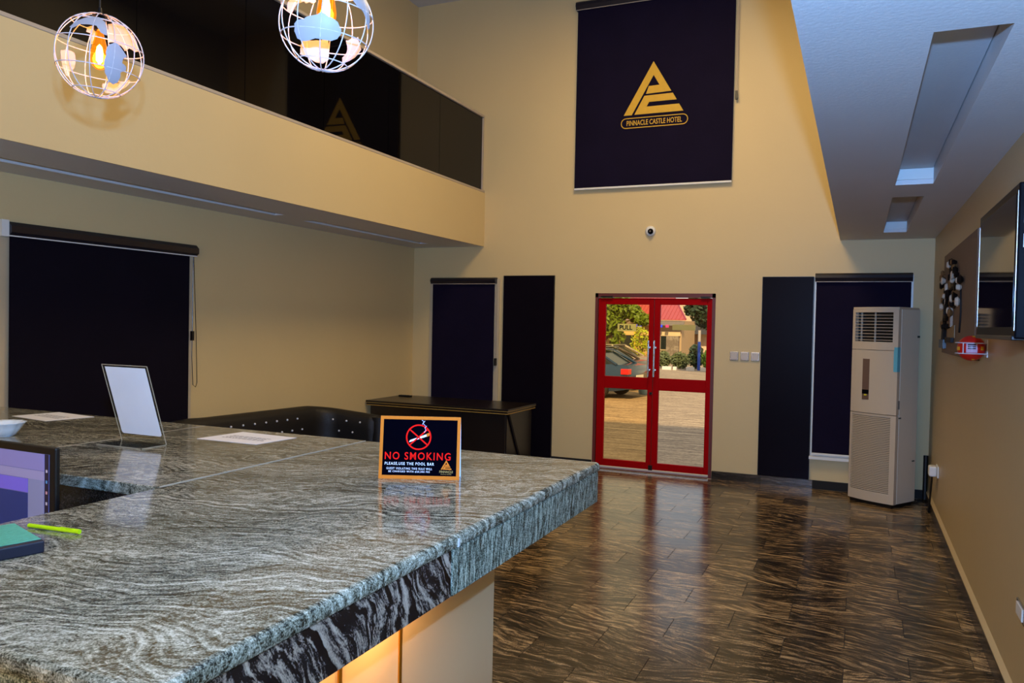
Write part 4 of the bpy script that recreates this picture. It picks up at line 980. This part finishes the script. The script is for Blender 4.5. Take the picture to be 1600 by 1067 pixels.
tree('dark green tree top right beyond the right door pane', 1106, 36, [(1098, 484, .7), (1080, 484, .35), (1104, 500, .6), (1092, 474, .6), (1112, 480, 1.2)], FOL[2], 40, 320, dx=.4)
# cars parked side by side, tails to the right
def car(label, px_tail, py_ground, Y, colr, rz, group):
    mt = mat('car_paint_%d_%d_%d' % colr, srgb(*colr), .25, .2, coat=.8); q = at(px_tail, 560, Y)
    t = thing('car', label, 'car', (q.x, Y, GZ), rz, group)
    # local x: 0 tail -> -4.5 nose
    st_ = [(0, .70, .42, .86), (-.06, .80, .30, .98), (-.5, .86, .22, 1.02), (-1.0, .88, .20, 1.00), (-2.2, .88, .20, .96), (-3.2, .88, .20, .92), (-4.0, .84, .22, .80), (-4.4, .72, .3, .66)]
    mb = MB(); rings = []
    for x, w_, zb, zt in st_:
        rings.append([mb.bm.verts.new(c) for c in ((x, -w_*.9, zb), (x, -w_, zb+.2), (x, -w_*.98, zt-.12), (x, -w_*.86, zt), (x, w_*.86, zt), (x, w_*.98, zt-.12), (x, w_, zb+.2), (x, w_*.9, zb))])
    for a, b in zip(rings, rings[1:]):
        for i in range(8): mb.bm.faces.new((a[i], a[(i+1) % 8], b[(i+1) % 8], b[i]))
    mb.bm.faces.new(rings[0]); mb.bm.faces.new(rings[-1]); build('body', mb, mt, t, local=True, smooth=True)
    cab = [(-.55, .74, 1.0, 1.02), (-1.15, .74, .98, 1.36), (-1.6, .74, .96, 1.42), (-2.4, .74, .96, 1.42), (-3.3, .74, .90, .95)]
    mb = MB(); rings = []
    for x, w_, z0, z1 in cab:
        f = .80; rings.append([mb.bm.verts.new(c) for c in ((x, -w_, z0-.04), (x, -w_*f, z1), (x, w_*f, z1), (x, w_, z0-.04))])
    for a, b in zip(rings, rings[1:]):
        for i in range(3): mb.bm.faces.new((a[i], a[i+1], b[i+1], b[i]))
        mb.bm.faces.new((a[3], a[0], b[0], b[3]))
    mb.bm.faces.new(rings[0]); mb.bm.faces.new(rings[-1]); build('window_glass', mb, DKW, t, local=True)
    build('roof', MB().prism([(-1.12, -.6), (-2.45, -.6), (-2.45, .6), (-1.12, .6)], lambda u, v, d: Vector((u, v, 1.40+d)), .04), mt, t, local=True, bev=.02)
    for s in (-1, 1):
        build('pillar', MB().tube([(-.42, s*.75, 1.0), (-1.15, s*.62, 1.39)], .045, 6), mt, t, local=True); build('pillar', MB().tube([(-1.9, s*.74, .96), (-1.85, s*.61, 1.42)], .03, 6), mt, t, local=True)
        build('tail_light', bx((-.22, s*.84-.06, .74), (.015, s*.72+.06, .90)), mat('tail_light_red', srgb(220, 20, 14), .2, coat=.5), t, local=True, bev=.01)
        for x in (-.95, -3.55):
            wh = build('wheel', MB().lathe([(.30, -.10), (.32, -.06), (.32, .06), (.30, .10), (.19, .10), (.19, -.10)], (x, s*.80, .32), 'Y', 24), mat('tyre_rubber', srgb(24, 23, 22), .8), t, local=True)
            mb = MB().lathe([(.19, -.09*s), (.19, .095*s), (.04, .10*s), (.04, -.0)], (x, s*.80, .32), 'Y', 20); build('wheel_rim', mb, mat('rim_silver', srgb(170, 166, 160), .35, .5), wh, local=True)
    build('rear_bumper', bx((-.12, -.82, .30), (.06, .82, .52)), mt, t, local=True, bev=.04, seg=3)
    build('number_plate', bx((.0, -.26, .58), (.018, .26, .70)), WHITE, t, local=True)
car('nearest parked dark blue sedan seen through the left door pane', 1000, 612, 23.2, (22, 52, 84), R(-8), 'parked cars outside')
car('middle parked dark grey sedan behind the blue one', 1004, 605, 26.2, (62, 50, 44), R(-8), 'parked cars outside')
car('farthest parked pale grey sedan of the row', 1010, 600, 29.4, (150, 138, 122), R(-8), 'parked cars outside')
p = at(1007.5, 586, 24.6)
t = thing('bin', 'pale blue plastic drum standing by the parked cars', 'bin', (p.x, 24.6, GZ))
build('drum_body', MB().lathe([(.16, 0), (.19, .1), (.19, .5), (.15, .58), (.0, .58)], (p.x, 24.6, GZ), 'Z', 20), mat('pale_blue_plastic', srgb(130, 160, 180), .4), t, smooth=True)
build('lid', MB().lathe([(.08, .0), (.08, .05), (.0, .05)], (p.x, 24.6, GZ+.58), 'Z', 16), mat('blue_lid', srgb(40, 70, 140), .4), t)
